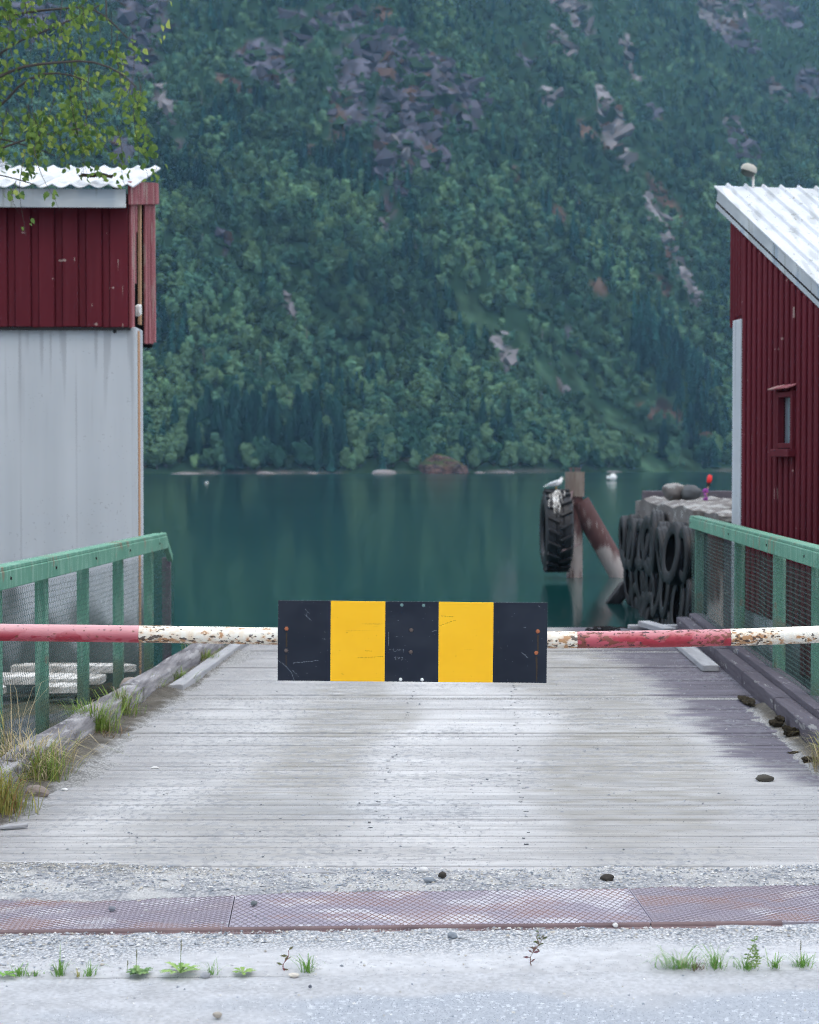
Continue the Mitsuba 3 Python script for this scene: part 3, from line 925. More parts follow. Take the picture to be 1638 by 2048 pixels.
def on_board(px, py, d=0.004):
    """A place on the board: px to the right of its left edge and py down from its top edge, as fractions."""
    return BR @ np.array([(px - 0.5) * BW, -d, (0.5 - py) * BH]) + BC


def bolt(c, r, m, name='bolt', lab=None):
    a = np.arange(6) * PI / 3
    ring = np.stack([r * np.cos(a), 0 * a, r * np.sin(a)], 1)
    head = hull(np.vstack([ring, ring * 0.82 + [0, -r * 0.75, 0], ring * 1.35 + [0, 0.0, 0], ring * 1.35 + [0, -0.0012, 0]]) + c)
    part(bar, 'board__' + name, head, m, label=lab)


for (fx, fy, m) in ((0.032, 0.352, 'm_boltrust'), (0.031, 0.625, 'm_boltdull'), (0.495, 0.355, 'm_boltdull'), (0.494, 0.628, 'm_boltdull'), (0.965, 0.357, 'm_boltrust'), (0.960, 0.625, 'm_boltrust')):
    bolt(on_board(fx, fy), 0.0082, m)
for (fx, fy, m) in ((0.459, 0.045, 'm_rivetgreen'), (0.540, 0.047, 'm_rivetgreen'), (0.457, 0.972, 'm_rivet'), (0.537, 0.972, 'm_rivet')):
    c = on_board(fx, fy)
    part(bar, 'board__rivet', move(lathe([(0.0085, 0), (0.0075, 0.0015), (0.004, 0.0028), (0, 0.003)], 12), rotm('x', PI / 2), c + [0, 0.0012, 0]), m, True)
# rust streaks running down from four bolts, a few scratches: thin marks lying on the paint
def mark(pts, w, m, d=0.0031):
    q = [on_board(*p, d) for p in pts]
    out = []
    for a, b in zip(q[:-1], q[1:]):
        dv = b - a
        nrm = np.array([-dv[2], 0, dv[0]]) / (np.linalg.norm(dv) + 1e-9) * w / 2
        out += [[a - nrm, b - nrm, b + nrm], [a - nrm, b + nrm, a + nrm]]
    return soup(out)


mat('m_streak', (0.055, 0.038, 0.024), 0.7, 0.2)
mat('m_scratch', (0.30, 0.34, 0.38), 0.6, 0.3)
mat('m_scuff', (0.30, 0.16, 0.01), 0.7, 0.2)
part(bar, 'board__rust_streaks', cat_([mark([(0.032, 0.40), (0.0325, 0.58)], 0.006, 0), mark([(0.031, 0.68), (0.0315, 0.82)], 0.004, 0), mark([(0.9655, 0.40), (0.9665, 0.62)], 0.0065, 0), mark([(0.961, 0.67), (0.963, 0.82)], 0.007, 0), mark([(0.963, 0.82), (0.9625, 0.985)], 0.005, 0)]), 'm_streak')
SC = [[(0.0, 0.745), (0.025, 0.80), (0.05, 0.89), (0.062, 0.995)], [(0.055, 0.87), (0.07, 0.92), (0.077, 0.95)], [(0.098, 0.17), (0.123, 0.245)], [(0.10, 0.10), (0.112, 0.15), (0.118, 0.155)], [(0.412, 0.38), (0.4125, 0.55)], [(0.57, 0.37), (0.59, 0.355)], [(0.965, 0.03), (0.974, 0.06)], [(0.905, 0.62), (0.93, 0.69)], [(0.057, 0.78), (0.15, 0.745)],
      # the faint scribble in the middle field
      [(0.415, 0.60), (0.425, 0.60)], [(0.43, 0.59), (0.43, 0.62), (0.438, 0.62)], [(0.443, 0.595), (0.443, 0.615)], [(0.449, 0.595), (0.458, 0.595)], [(0.449, 0.61), (0.457, 0.61)], [(0.463, 0.595), (0.468, 0.595), (0.466, 0.63)],
      [(0.432, 0.70), (0.44, 0.69), (0.436, 0.72), (0.442, 0.725)], [(0.446, 0.69), (0.449, 0.72), (0.453, 0.69)], [(0.457, 0.695), (0.463, 0.695), (0.461, 0.735)]]
part(bar, 'board__scratches', cat_([mark(s, 0.0011, 0) for s in SC]), 'm_scratch')
part(bar, 'board__scuffs', cat_([mark(s, 0.0016, 0) for s in [[(0.237, 0.905), (0.248, 0.918)], [(0.298, 0.705), (0.36, 0.695), (0.395, 0.685)], [(0.325, 0.62), (0.352, 0.62)], [(0.252, 0.40), (0.258, 0.395)], [(0.60, 0.30), (0.645, 0.24), (0.66, 0.225)], [(0.605, 0.175), (0.65, 0.18)]]]), 'm_scuff')
for sx in (-3.02, 3.0):
    p = part(bar, 'post', cat_([box((sx, YB + 0.09, 0.5), (0.10, 0.08, 1.16), None, 0.006), box((sx, YB, float(pz(sx)) - 0.055), (0.09, 0.2, 0.02), None, 0.004)]), 'm_rust')

# ---------------------------------------------------------------- fences
def hexwire(u, v0, v1, z0, z1, cell=0.042, r=0.0013, seed=0):
    """Six-sided chicken wire over a panel of the ramp's side."""
    w, h = cell, cell * 1.15
    A, B = [], []
    nv, nz = int((v1 - v0) / w), int((z1 - z0) / (h * 0.75))
    for j in range(nz):
        off = 0.5 * w * (j % 2)
        for i in range(nv):
            cx, cz = v0 + off + (i + 0.5) * w, z0 + j * h * 0.75
            p = [(cx, cz + h * 0.5), (cx + w / 2, cz + h * 0.25), (cx + w / 2, cz - h * 0.25), (cx, cz - h * 0.5)]
            for a, b in zip(p[:-1], p[1:]):
                A.append(a)
                B.append(b)
    A, B = np.array(A), np.array(B)

    def place(q):
        q = q.copy()
        bulge = 0.03 * (mnoise(q[:, 0] * 1.4, q[:, 1] * 2.0, 0, seed) - 0.5) + 0.006 * (mnoise(q[:, 0] * 9, q[:, 1] * 9, 0, seed + 1) - 0.5)
        zz = q[:, 1] + 0.02 * (mnoise(q[:, 0] * 0.9, q[:, 1] * 0.5, 0, seed + 2) - 0.5)
        uu = u + bulge
        return np.stack([uu + 0.05 * q[:, 0], q[:, 0], zz], 1)
    return wires(place(A), place(B), r)


def fence(u, posts, v0, v1, side, name_label, pw, ztop, seed):
    t = thing('wire_fence', name_label, 'fence', 'green wire fences of the ramp')
    for v in posts:
        part(t, 'post', box(ru(u, v, (ztop - 0.03 - 0.35) / 2), (pw, pw, ztop - 0.03 + 0.35), RAMP_R, 0.006), 'm_green')
    du = side * (pw / 2 + 0.028)
    n = 0
    cuts = [v0, v0 + (v1 - v0) * 0.52, v1]
    for a, b in zip(cuts[:-1], cuts[1:]):
        k = part(t, 'top_rail', box(ru(u + du, (a + b) / 2, ztop - 0.055), (0.052, b - a - 0.006, 0.112), RAMP_R, 0.006), 'm_green')
        part(t, 'cap_board', box(ru(u + du * 0.45, (a + b) / 2, ztop + 0.0125), (0.11, b - a - 0.004, 0.024), RAMP_R, 0.004), 'm_green')
    for v in posts:
        if v0 < v < v1:
            part(t, 'top_rail__bolt', move(lathe([(0.011, 0), (0.009, 0.006), (0, 0.007)], 8), rotm('y', side * PI / 2), ru(u + du + side * 0.0262, v + 0.02, ztop - 0.05)), 'm_dark', True)
    part(t, 'wire_mesh', hexwire(u + du * 0.98, v0, v1, 0.06, ztop - 0.10, seed=seed), 'm_wire', kind='stuff')
    return t


lf = fence(-2.975, (7.0, 8.0, 9.05, 10.1, 11.15, 12.27, 13.42, 14.6), 6.6, 15.0, 1, 'green post and wire fence on the left of the ramp', 0.075, 1.155, 3)
part(lf, 'sloping_rail', box((ru(-2.985, 15.47, 1.03)), (0.05, 1.04, 0.07), RAMP_R @ rotm('z', 0.13) @ rotm('x', -0.24), 0.005), 'm_green', label='short end rail sloping down')
part(lf, 'end_post', box(ru(-3.09, 16.0, 0.36), (0.075, 0.075, 1.1), RAMP_R, 0.005), 'm_wooddark', label='bare brown end post')
part(lf, 'wire_mesh', hexwire(-3.02, 15.0, 16.0, 0.06, 0.86, seed=31), 'm_wire', kind='stuff')
rf_ = fence(2.275, (8.6, 10.2, 11.9, 13.55, 15.75, 18.85), 7.6, 19.0, -1, 'green post and wire fence on the right of the ramp, beside the red shed', 0.09, 1.19, 13)

# ---------------------------------------------------------------- left shed
ls = thing('boat_shed', 'red and concrete shed on the left, white corrugated roof and a broken corner', 'shed')
SX, SY = -2.79, 17.0
part(ls, 'concrete_wall', box((-6.37, SY + 0.06 + 0.21, 1.32), (7.27, 0.42, 3.68), None, 0.008), 'm_concrete')
part(ls, 'back_wall', box((-6.6, 18.74, 1.6), (7.0, 0.12, 4.4)), 'm_dark')
part(ls, 'rust_strip', box((SX + 0.0605, SY + 0.185, 1.38), (0.009, 0.10, 3.5), None, 0.002), 'm_batten', label='brown stained strip on the corner of the concrete wall')
# front cladding: wide proud boards and narrow recessed ones
part(ls, 'cladding_back', box((-6.4, SY + 0.055, 3.80), (7.18, 0.05, 1.27)), 'm_red')
x = SX - 0.012
i = 0
Rb = rng(5)
while x > -8.2:
    w = 0.158 if i % 2 == 0 else 0.078
    if i == 0:
        w = 0.185
    yy = SY - 0.012 if i % 2 == 0 else SY + 0.019
    zb = 3.156 + Rb.normal() * 0.003
    part(ls, 'wall_board' if i % 2 == 0 else 'wall_batten', box((x - w / 2, yy + 0.011, (zb + 4.42) / 2), (w - 0.006, 0.022, 4.42 - zb), None, 0.005), 'm_red')
    x -= w
    i += 1
part(ls, 'drip_board', box((-6.0, SY + 0.02, 3.139), (6.42, 0.05, 0.022)), 'm_dark')
# side boards of the broken end
for j, (a, b, zb, zt) in enumerate(((17.02, 17.25, 3.15, 4.46), (17.27, 17.36, 3.62, 4.48), (17.37, 17.45, 4.15, 4.50), (17.97, 18.12, 3.06, 4.62), (18.15, 18.32, 3.08, 4.66), (18.36, 18.50, 3.09, 4.70), (18.53, 18.68, 3.12, 4.72))):
    part(ls, 'end_board', box((SX, (a + b) / 2, (zb + zt) / 2), (0.024, b - a, zt - zb), rotm('x', (j - 2) * 0.004), 0.004), 'm_redold')
part(ls, 'bare_batten', box((SX - 0.02, 17.77, 3.88), (0.03, 0.075, 1.28), rotm('x', -0.015), 0.004), 'm_batten', label='bare tan batten showing in the broken corner')
part(ls, 'loose_scrap', box((SX + 0.02, 17.42, 3.36), (0.05, 0.16, 0.11), rotm('x', 0.2), 0.01), 'm_slab', label='pale scrap hanging at the foot of the broken corner')
part(ls, 'shade_backing_end', box((-3.04, 18.70, 3.9), (0.44, 0.03, 1.66)), 'm_dark')  # black panels stand in for the shade inside the broken corner
part(ls, 'shade_backing', box((SX - 0.16, 17.85, 3.85), (0.03, 1.6, 1.5)), 'm_dark')
# fascia, end board of the roof
part(ls, 'fascia', box((-6.4, SY - 0.2, 4.415), (7.22, 0.03, 0.185), rotm('y', 0.004), 0.006), 'm_fascia')
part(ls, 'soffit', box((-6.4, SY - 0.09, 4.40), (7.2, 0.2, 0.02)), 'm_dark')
SL = math.atan(0.29)
part(ls, 'verge_board', box((SX + 0.035, 17.74, 4.60), (0.028, 1.92, 0.23), rotm('x', math.atan(0.155)), 0.006), 'm_redold', label='faded pink red board at the end of the roof')


def corrugated(x0, x1, y0, y1, z0, slope, pitch, amp, ripple=0.006, seed=0):
    nx = int((x1 - x0) / pitch * 10)
    X, Yv = np.meshgrid(np.linspace(x0, x1, nx), np.linspace(y0, y1, 10))
    ph = (X / pitch) * 2 * PI
    Zv = z0 + slope * (Yv - y0) + amp * (1 - 2 * np.abs(np.sin(ph / 2)) ** 0.9) + ripple * (mnoise(X * 1.7, Yv * 1.5, 0, seed) - 0.5) * 3
    V = np.stack([X, Yv, Zv], -1).reshape(-1, 3)
    i_ = (np.arange(9)[:, None] * nx + np.arange(nx - 1)[None]).ravel()
    F = np.vstack([np.stack([i_, i_ + 1, i_ + nx + 1], 1), np.stack([i_, i_ + nx + 1, i_ + nx], 1)])
    n = len(V)
    V2 = np.vstack([V, V - [0, 0, 0.012]])
    E_ = np.arange(nx - 1)
    front = np.vstack([np.stack([E_, E_ + n, E_ + n + 1], 1), np.stack([E_, E_ + n + 1, E_ + 1], 1)])
    return V2, np.vstack([F, F[:, ::-1] + n, front])


for j in range(6):
    b = -2.70 - j * 0.92
    part(ls, 'roof_sheet', corrugated(b - 0.945, b, SY - 0.30, 18.55, 4.518 + 0.004 * (j % 2), 0.27, 0.184, 0.020, 0.004, 70 + j), 'm_roof', True)
deb = []
Rd = rng(8)
for q in range(60):
    c = (-2.92 - 0.33 * Rd.random(), SY - 0.27 + Rd.random() * 0.22, 0)
    zc = 4.585 + 0.27 * (c[1] - SY + 0.3) + Rd.random() * 0.02
    deb.append(box((c[0], c[1], zc), (0.07 * Rd.random() + 0.02, 0.012, 0.012), rotm('z', Rd.random() * 3)))
solo('dead_leaves', 'brown dead twigs and moss lying on the left shed roof', 'dead leaves', cat_(deb), 'm_moss')

# ---------------------------------------------------------------- right shed
rs = thing('boat_shed', 'dark red ribbed shed on the right with white ribbed roof and small window', 'shed')
AZ = math.radians(10.3)
C0 = np.array([3.439, 17.5])
SD = np.array([math.sin(AZ), -math.cos(AZ)])       # along the wall, towards the road
ND = np.array([-math.cos(AZ), -math.sin(AZ)])      # out of the wall, towards the ramp
RS = np.array([[SD[0], -ND[0], 0], [SD[1], -ND[1], 0], [0, 0, 1]])   # columns: along, inward, up


def sp(s, n, z):
    p = C0 + SD * s + ND * n
    return np.array([p[0], p[1], z])


def sbox(s, n, z, ds, dn, dz, bev=0.0, tilt=0.0):
    return box(sp(s, n, z), (ds, dn, dz), RS @ rotm('y', tilt), bev)


def ztop(s):
    return 4.50 - 0.49 * (s + 0.68)


SLR = math.atan(0.49)
FB = 0.30
S1 = 4.3
part(rs, 'wall_core', move(trimesh.creation.extrude_polygon(__import__('shapely').Polygon([(-0.02, -0.7), (S1, -0.7), (S1, ztop(S1) - 0.03), (-0.02, ztop(0) - 0.03)]), 0.10, engine='earcut'), RS @ rotm('x', PI / 2), sp(0, -0.14, 0)), 'm_dark')
part(rs, 'foundation', sbox(S1 / 2 + 0.05, -0.06, -0.25, S1, 0.12, 1.1, 0.006), 'm_concrete')
part(rs, 'corner_post', sbox(-0.115, -0.02, 1.45, 0.235, 0.12, 3.66, 0.008), 'm_concrete', label='pale blue grey corner post at the far end of the red wall')
pitch = 0.138
s = 0.012
j = 0
WIN = (1.02, 1.36, 1.965, 2.455)
while s < S1 - 0.1:
    sm = s + pitch / 2
    zb = FB - 0.055 * s + (-0.42 if 1.50 < sm < 1.92 else 0.0)
    spans = [(zb, ztop(sm) - 0.02)]
    if WIN[0] - 0.05 < sm < WIN[1] + 0.05:
        spans = [(zb, WIN[2] - 0.03), (WIN[3] + 0.03, ztop(sm) - 0.02)]
    for a, b in spans:
        part(rs, 'wall_rib', sbox(s + 0.046, 0.018, (a + b) / 2, 0.082, 0.036, b - a, 0.014), 'm_red')
        part(rs, 'wall_pan', sbox(s + 0.112, 0.004, (a + b) / 2, 0.060, 0.012, b - a), 'm_red')
    s += pitch
for j, s0 in enumerate((-0.355, -0.280, -0.205, -0.130, -0.055)):
    zb = 3.20 if s0 < -0.24 else 3.30
    part(rs, 'overhang_rib', sbox(s0 + 0.03, 0.012, (zb + ztop(s0)) / 2, 0.055, 0.030, ztop(s0) - zb - 0.02, 0.012), 'm_red')
part(rs, 'overhang_back', sbox(-0.18, -0.045, 3.72, 0.38, 0.10, 0.90), 'm_red')
part(rs, 'far_wall', box(sp(-0.1, -2.4, 2.0), (0.10, 4.7, 4.6), RS), 'm_red')
# window
sc_, sz_ = (WIN[0] + WIN[1]) / 2, (WIN[2] + WIN[3]) / 2
wt = rs + '__window'
labels[wt] = {'label': 'small window with a red hood and sill'}
fr = [sbox(WIN[0] + 0.0, 0.03, sz_, 0.05, 0.07, 0.56, 0.004), sbox(WIN[1] - 0.0, 0.03, sz_, 0.05, 0.07, 0.56, 0.004), sbox(sc_, 0.03, WIN[2], 0.29, 0.07, 0.05, 0.004), sbox(sc_, 0.03, WIN[3], 0.29, 0.07, 0.05, 0.004)]
add(wt + '__frame', cat_(fr), 'm_red')
add(wt + '__hood', box(sp(sc_ - 0.02, 0.070, WIN[3] + 0.075), (0.50, 0.11, 0.014), RS @ rotm('x', 0.35), 0.003), 'm_redold')
add(wt + '__sill', box(sp(sc_, 0.06, WIN[2] - 0.07), (0.44, 0.11, 0.075), RS, 0.006), 'm_red')
g = sp(sc_, 0.012, sz_)
add(wt + '__pane', (np.array([sp(WIN[0] + 0.02, 0.012, WIN[2] + 0.02), sp(WIN[1] - 0.02, 0.012, WIN[2] + 0.02), sp(WIN[1] - 0.02, 0.012, WIN[3] - 0.02), sp(WIN[0] + 0.02, 0.012, WIN[3] - 0.02)]), np.array([[0, 1, 2], [0, 2, 3]])), 'm_pane')
add(wt + '__pane_backing', sbox(sc_, -0.018, sz_, 0.30, 0.01, 0.46), 'm_pane_backing')  # plain blue grey panel behind the glass
# roof: rake fascia and ribbed sheets
L0, L1 = -0.70, 4.55
mid = (L0 + L1) / 2
LEN = (L1 - L0) / math.cos(SLR)
ZR = lambda s: 4.73 - 0.49 * (s + 0.70)
part(rs, 'fascia', box(sp(mid, 0.034, ZR(mid) - 0.115), (LEN, 0.026, 0.195), RS @ rotm('y', SLR), 0.006), 'm_fascia')
part(rs, 'fascia_trim', box(sp(mid, 0.038, ZR(mid) - 0.012), (LEN, 0.03, 0.035), RS @ rotm('y', SLR), 0.008), 'm_fascia')
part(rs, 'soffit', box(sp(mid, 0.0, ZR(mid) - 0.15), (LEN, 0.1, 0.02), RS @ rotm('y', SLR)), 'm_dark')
part(rs, 'top_fascia', box(sp(L0 + 0.02, -2.50, ZR(L0) - 0.11), (0.026, 4.9, 0.20), RS, 0.005), 'm_fascia')


def rib_sheet(n0, n1):
    """Roof sheet from n0 to n1 inwards, its ribs running down the slope."""
    pit, hh = 0.200, 0.032
    prof = []
    n = n0
    while n < n1 - 1e-6:
        for o, z in ((0.0, 0), (0.128, 0), (0.144, hh), (0.164, hh), (0.184, 0.006)):
            prof.append((n + o, z))
        n += pit
    prof.append((n1, 0))
    V = []
    for s in np.linspace(L0 - 0.03, L1, 9):
        for o, z in prof:
            V.append(sp(s, -o, ZR(s) + 0.012 + z))
    V = np.array(V)
    m = len(prof)
    F = []
    for i in range(8):
        for k in range(m - 1):
            p = i * m + k
            F += [[p, p + 1, p + m + 1], [p, p + m + 1, p + m]]
    F = np.array(F)
    nV = len(V)
    V2 = np.vstack([V, V - [0, 0, 0.014]])
    E1 = np.arange(m - 1)
    ends = np.vstack([np.stack([E1, E1 + nV + 1, E1 + nV], 1), np.stack([E1, E1 + 1, E1 + nV + 1], 1)])
    S_ = np.arange(8) * m
    side = np.vstack([np.stack([S_, S_ + nV, S_ + nV + m], 1), np.stack([S_, S_ + nV + m, S_ + m], 1)])
    return V2, np.vstack([F, F[:, ::-1] + nV, ends, side])


for j in range(5):
    a = -0.065 + j * 1.0
    part(rs, 'roof_sheet', rib_sheet(a, a + 1.0), 'm_roof')
# the rounded pale head on a short stalk at the roof's upper edge
hd = lathe([(0, 0.075), (0.04, 0.072), (0.075, 0.05), (0.09, 0.015), (0.085, -0.005)], 20)
hb = lathe([(0.083, -0.004), (0.07, -0.045), (0.035, -0.062), (0, -0.064)], 20)
hc = np.array([3.60, 18.15, 4.905])
tl = rotm('y', 0.32) @ rotm('x', 0.15)
lp = rs + '__roof_lamp'
labels[lp] = {'label': 'rounded pale lamp head with a dark underside on a short stalk on the roof'}
add(lp + '__cap', move(hd, tl, hc), 'm_lampcap', True)
add(lp + '__lens', move(hb, tl, hc), 'm_darkglass', True)
add(lp + '__stalk', tube([hc + [0.05, 0, -0.04], hc + [0.055, 0.01, -0.18]], 0.014, 8), 'm_slab')

# ---------------------------------------------------------------- broken slabs under the left fence
for j, (cx, cy, sx, sy, sz, zc, lab) in enumerate(((-3.35, 16.75, 1.25, 0.5, 0.07, -0.225, 'pale broken slab nearest the foot of the concrete wall'), (-3.72, 16.2, 1.1, 0.42, 0.07, -0.262, 'long pale broken slab in the middle of the three'), (-3.15, 16.15, 0.5, 0.40, 0.06, -0.262, 'short pale slab beside the long one'), (-4.05, 15.62, 0.62, 0.32, 0.06, -0.285, 'lowest pale slab at the left edge, partly over the dark shore'), (-3.25, 15.7, 0.42, 0.26, 0.06, -0.285, 'small pale slab nearest the kerb'))):
    pts = []
    Rs = rng(200 + j)
    for a in np.linspace(0, 2 * PI, 11)[:-1]:
        r = 1 + 0.28 * (Rs.random() - 0.5)
        for z in (-sz / 2, sz / 2):
            pts.append((sx / 2 * r * math.copysign(abs(math.cos(a)) ** 0.6, math.cos(a)), sy / 2 * r * math.copysign(abs(math.sin(a)) ** 0.6, math.sin(a)), z + (Rs.random() - 0.5) * 0.012))
    solo('concrete_slab', lab, 'slab', move(hull(pts), rotm('x', 0.02 * (j - 2)), (cx, cy, zc)), 'm_slab')
solo('mossy_boulder', 'mossy dark rock between the pale slabs and the last fence posts', 'rock', stone(61, (0.55, 0.5, 0.32), (-2.82, 15.8, -0.40)), 'm_moss', True)

# ---------------------------------------------------------------- loose planks and small things on the deck
solo('loose_plank', 'pale grey plank lying along the right kerb behind the barrier', 'plank', box((2.635, 15.85, 0.032), (0.145, 2.55, 0.055), rotm('z', -0.035), 0.006), 'm_palewood')
solo('loose_plank', 'short pale plank end pointing at the water at the far end of the deck', 'plank', box((2.63, 18.05, 0.055), (0.14, 0.62, 0.06), rotm('z', 0.32) @ rotm('x', 0.04), 0.006), 'm_palewood')
solo('loose_plank', 'long pale plank lying across the far end of the deck', 'plank', box((2.78, 18.45, 0.022), (0.80, 0.13, 0.04), rotm('z', 0.03), 0.006), 'm_palewood')
sw = []
Rw = rng(77)
for q in range(70):
    a = Rw.random() * 6.28
    r = 0.16 * Rw.random() ** 0.6
    p = np.array([2.096 + 1.15 * r * math.cos(a), 18.2 + 0.6 * r * math.sin(a), 0.005 + 0.035 * Rw.random() * (1 - r / 0.2)])
    d = np.array([Rw.normal(), Rw.normal(), 0.25 * Rw.normal()]) * 0.05
    sw.append(tube([p, p + d * 0.6 + [0, 0, 0.012], p + d], 0.007, 4))
solo('seaweed_clump', 'dark clump of dry seaweed at the far end of the deck', 'seaweed', cat_(sw), 'm_dark')

# ---------------------------------------------------------------- quay with tyres
qy = thing('quay', 'low old quay hung with black tyres beyond the right fence', 'quay')
QX, QY0, QY1, QZ = 4.42, 24.0, 31.5, 1.12


def rough_slab(x0, x1, y0, y1, z0, z1, seed, amp=0.04):
    nx, ny = int((x1 - x0) / 0.15), int((y1 - y0) / 0.15)
    X, Yv = np.meshgrid(np.linspace(x0, x1, nx), np.linspace(y0, y1, ny))
    ed = np.minimum(np.minimum(X - x0, x1 - X), np.minimum(Yv - y0, y1 - Yv))
    Zt = z1 + amp * (mnoise(X * 2.3, Yv * 2.3, 0, seed) - 0.5) * 2 + amp * 0.6 * (mnoise(X * 8, Yv * 8, 0, seed + 1) - 0.5) - 0.05 * np.clip(1 - ed / 0.12, 0, 1)
    top = np.stack([X, Yv, Zt], -1).reshape(-1, 3)
    bot = np.stack([X, Yv, 0 * X + z0], -1).reshape(-1, 3)
    i_ = (np.arange(ny - 1)[:, None] * nx + np.arange(nx - 1)[None]).ravel()
    F = np.vstack([np.stack([i_, i_ + 1, i_ + nx + 1], 1), np.stack([i_, i_ + nx + 1, i_ + nx], 1)])
    N = nx * ny
    loop = list(range(nx)) + [nx * r + nx - 1 for r in range(1, ny)] + [nx * (ny - 1) + c for c in range(nx - 2, -1, -1)] + [nx * r for r in range(ny - 2, 0, -1)]
    S = []
    for a, b in zip(loop, loop[1:] + loop[:1]):
        S += [[a, a + N, b + N], [a, b + N, b]]
    return np.vstack([top, bot]), np.vstack([F, F[:, ::-1] + N, np.array(S)])


part(qy, 'deck_slab', rough_slab(QX - 0.05, 12.0, QY0, QY1, QZ - 0.14, QZ, 80), 'm_quaytop')
part(qy, 'side_wall', box((QX + 0.22, (QY0 + QY1) / 2 + 0.1, -0.1), (0.30, QY1 - QY0 - 0.3, 2.1)), 'm_wooddark')
part(qy, 'head_block', rough_slab(QX - 0.22, QX + 1.25, 25.2, QY1 + 0.1, QZ - 0.35, QZ + 0.06, 83, 0.045), 'm_quaytop', label='pale worn block along the tyre side of the quay')
part(qy, 'kerb_beam', box((8.1, QY1 - 0.15, QZ + 0.085), (7.6, 0.22, 0.20), None, 0.015), 'm_wooddark')
for j, (x_, y_) in enumerate(((5.6, 24.4), (7.2, 24.4), (9.0, 24.4), (5.6, 28), (8.0, 30.5), (4.4, 24.35))):
    part(qy, 'pile', tube([(x_, y_, -1.6), (x_, y_, QZ - 0.12)], 0.13, 12), 'm_pile', 40)
part(qy, 'back_wall', box((8.2, 31.2, -0.1), (8.0, 0.3, 2.1)), 'm_dark')


def tyre(r, w, seed=0):
    """A tyre about the x axis."""
    pr = [(r * 0.60, -w * 0.40), (r * 0.66, -w * 0.49), (r * 0.83, -w * 0.52), (r * 0.95, -w * 0.45), (r * 0.995, -w * 0.36), (r, -w * 0.15), (r * 0.975, -w * 0.13), (r, -w * 0.11), (r, w * 0.11), (r * 0.975, w * 0.13), (r, w * 0.15), (r * 0.995, w * 0.36), (r * 0.95, w * 0.45), (r * 0.83, w * 0.52), (r * 0.66, w * 0.49), (r * 0.60, w * 0.40), (r * 0.68, w * 0.34), (r * 0.86, w * 0.40), (r * 0.86, -w * 0.40), (r * 0.68, -w * 0.34), (r * 0.60, -w * 0.40)]
    v, f = lathe(pr, 26)
    return v @ rotm('y', PI / 2).T, f


Rt = rng(91)
cols = [('', 31.2 - 0.58 * q) for q in range(12)]
ordn = ['farthest', 'second', 'third', 'fourth', 'fifth', 'sixth', 'seventh', 'eighth', 'ninth', 'tenth', 'eleventh', 'nearest']
for row, (zc, nm) in enumerate(((0.44, 'upper'), (-0.28, 'middle'), (-0.80, 'lower'))):
    for ci, (_, yc) in enumerate(cols):
        r = 0.42 + 0.10 * Rt.random()
        ww = 0.18 + 0.05 * Rt.random()
        yj = yc + (0.45 if row == 1 else 0.1) * (Rt.random() - 0.3)
        zj = zc + 0.18 * (Rt.random() - 0.5)
        xj = QX - 0.20 - 0.14 * Rt.random() - (0.10 if row == 0 else 0)
        rot = rotm('z', 0.05 * Rt.normal()) @ rotm('y', 0.08 * Rt.normal())
        solo('tyre', 'black tyre hung on the quay side, %s of the %s row' % (ordn[ci] + ('' if ci in (0, 11) else ' from the far end'), nm), 'tyre',
             move(tyre(r, ww), rot, (xj, yj, zj)), 'm_rubber', 35, group='tyres hung on the quay')
lt = move(tyre(0.31, 0.23), rotm('y', 0.64) @ rotm('z', -0.1), (3.93, 32.0, -0.70))
solo('tyre', 'single black tyre dangling tilted just left of the quay', 'tyre', lt, 'm_rubber', 35, group='tyres hung on the quay')
solo('rope_scrap', 'small scrap of bright blue rope among the tyres by the fence end', 'rope', cat_([tube([(4.02, 24.65, 0.42), (4.06, 24.62, 0.36), (4.12, 24.63, 0.44)], 0.018, 6), tube([(4.03, 24.64, 0.45), (4.05, 24.6, 0.39), (4.09, 24.6, 0.33)], 0.018, 6)]), 'm_blue')
solo('boulder', 'mossy grey stone lying on the quay, light patch on its left', 'stone', stone(93, (0.40, 0.36, 0.30), (4.52, 29.0, QZ + 0.20)), 'm_quaytop', True)
solo('boulder', 'dark rounded stone on the quay right of the mossy one', 'stone', stone(97, (0.34, 0.34, 0.27), (4.78, 28.9, QZ + 0.19)), 'm_shore', True)
solo('marker_stick', 'thin stick with a bright red lamp on top standing on the quay', 'marker', tube([(4.93, 28.4, QZ), (4.97, 28.4, 1.33), (5.0, 28.4, 1.47)], 0.012, 6), 'm_batten')
mk_ = 'marker_stick__lamp'
add(mk_, move(lathe([(0, -0.06), (0.035, -0.055), (0.045, 0.0), (0.04, 0.05), (0.02, 0.075), (0, 0.08)], 14), rotm('y', 0.15), (5.01, 28.4, 1.54)), 'm_redlamp', True)
add('marker_stick__collar', tube([(4.99, 28.4, 1.43), (5.0, 28.4, 1.48)], 0.03, 10), 'm_dark')
fl = []
Rf = rng(12)
for q in range(40):
    p = np.array([4.93 + Rf.normal() * 0.02, 28.3 + Rf.normal() * 0.03, QZ + 0.05 + 0.22 * Rf.random()])
    fl.append(box(p, (0.035, 0.012, 0.028), rotm('z', Rf.random() * 3) @ rotm('x', Rf.random() * 3)))
fw = thing('flower_spike', 'purple flower spike growing at the foot of the red marker stick', 'flower')
part(fw, 'blossom', cat_(fl), 'm_purple')
part(fw, 'stem', tube([(4.93, 28.3, QZ - 0.02), (4.93, 28.3, QZ + 0.25)], 0.006, 5), 'm_moss')

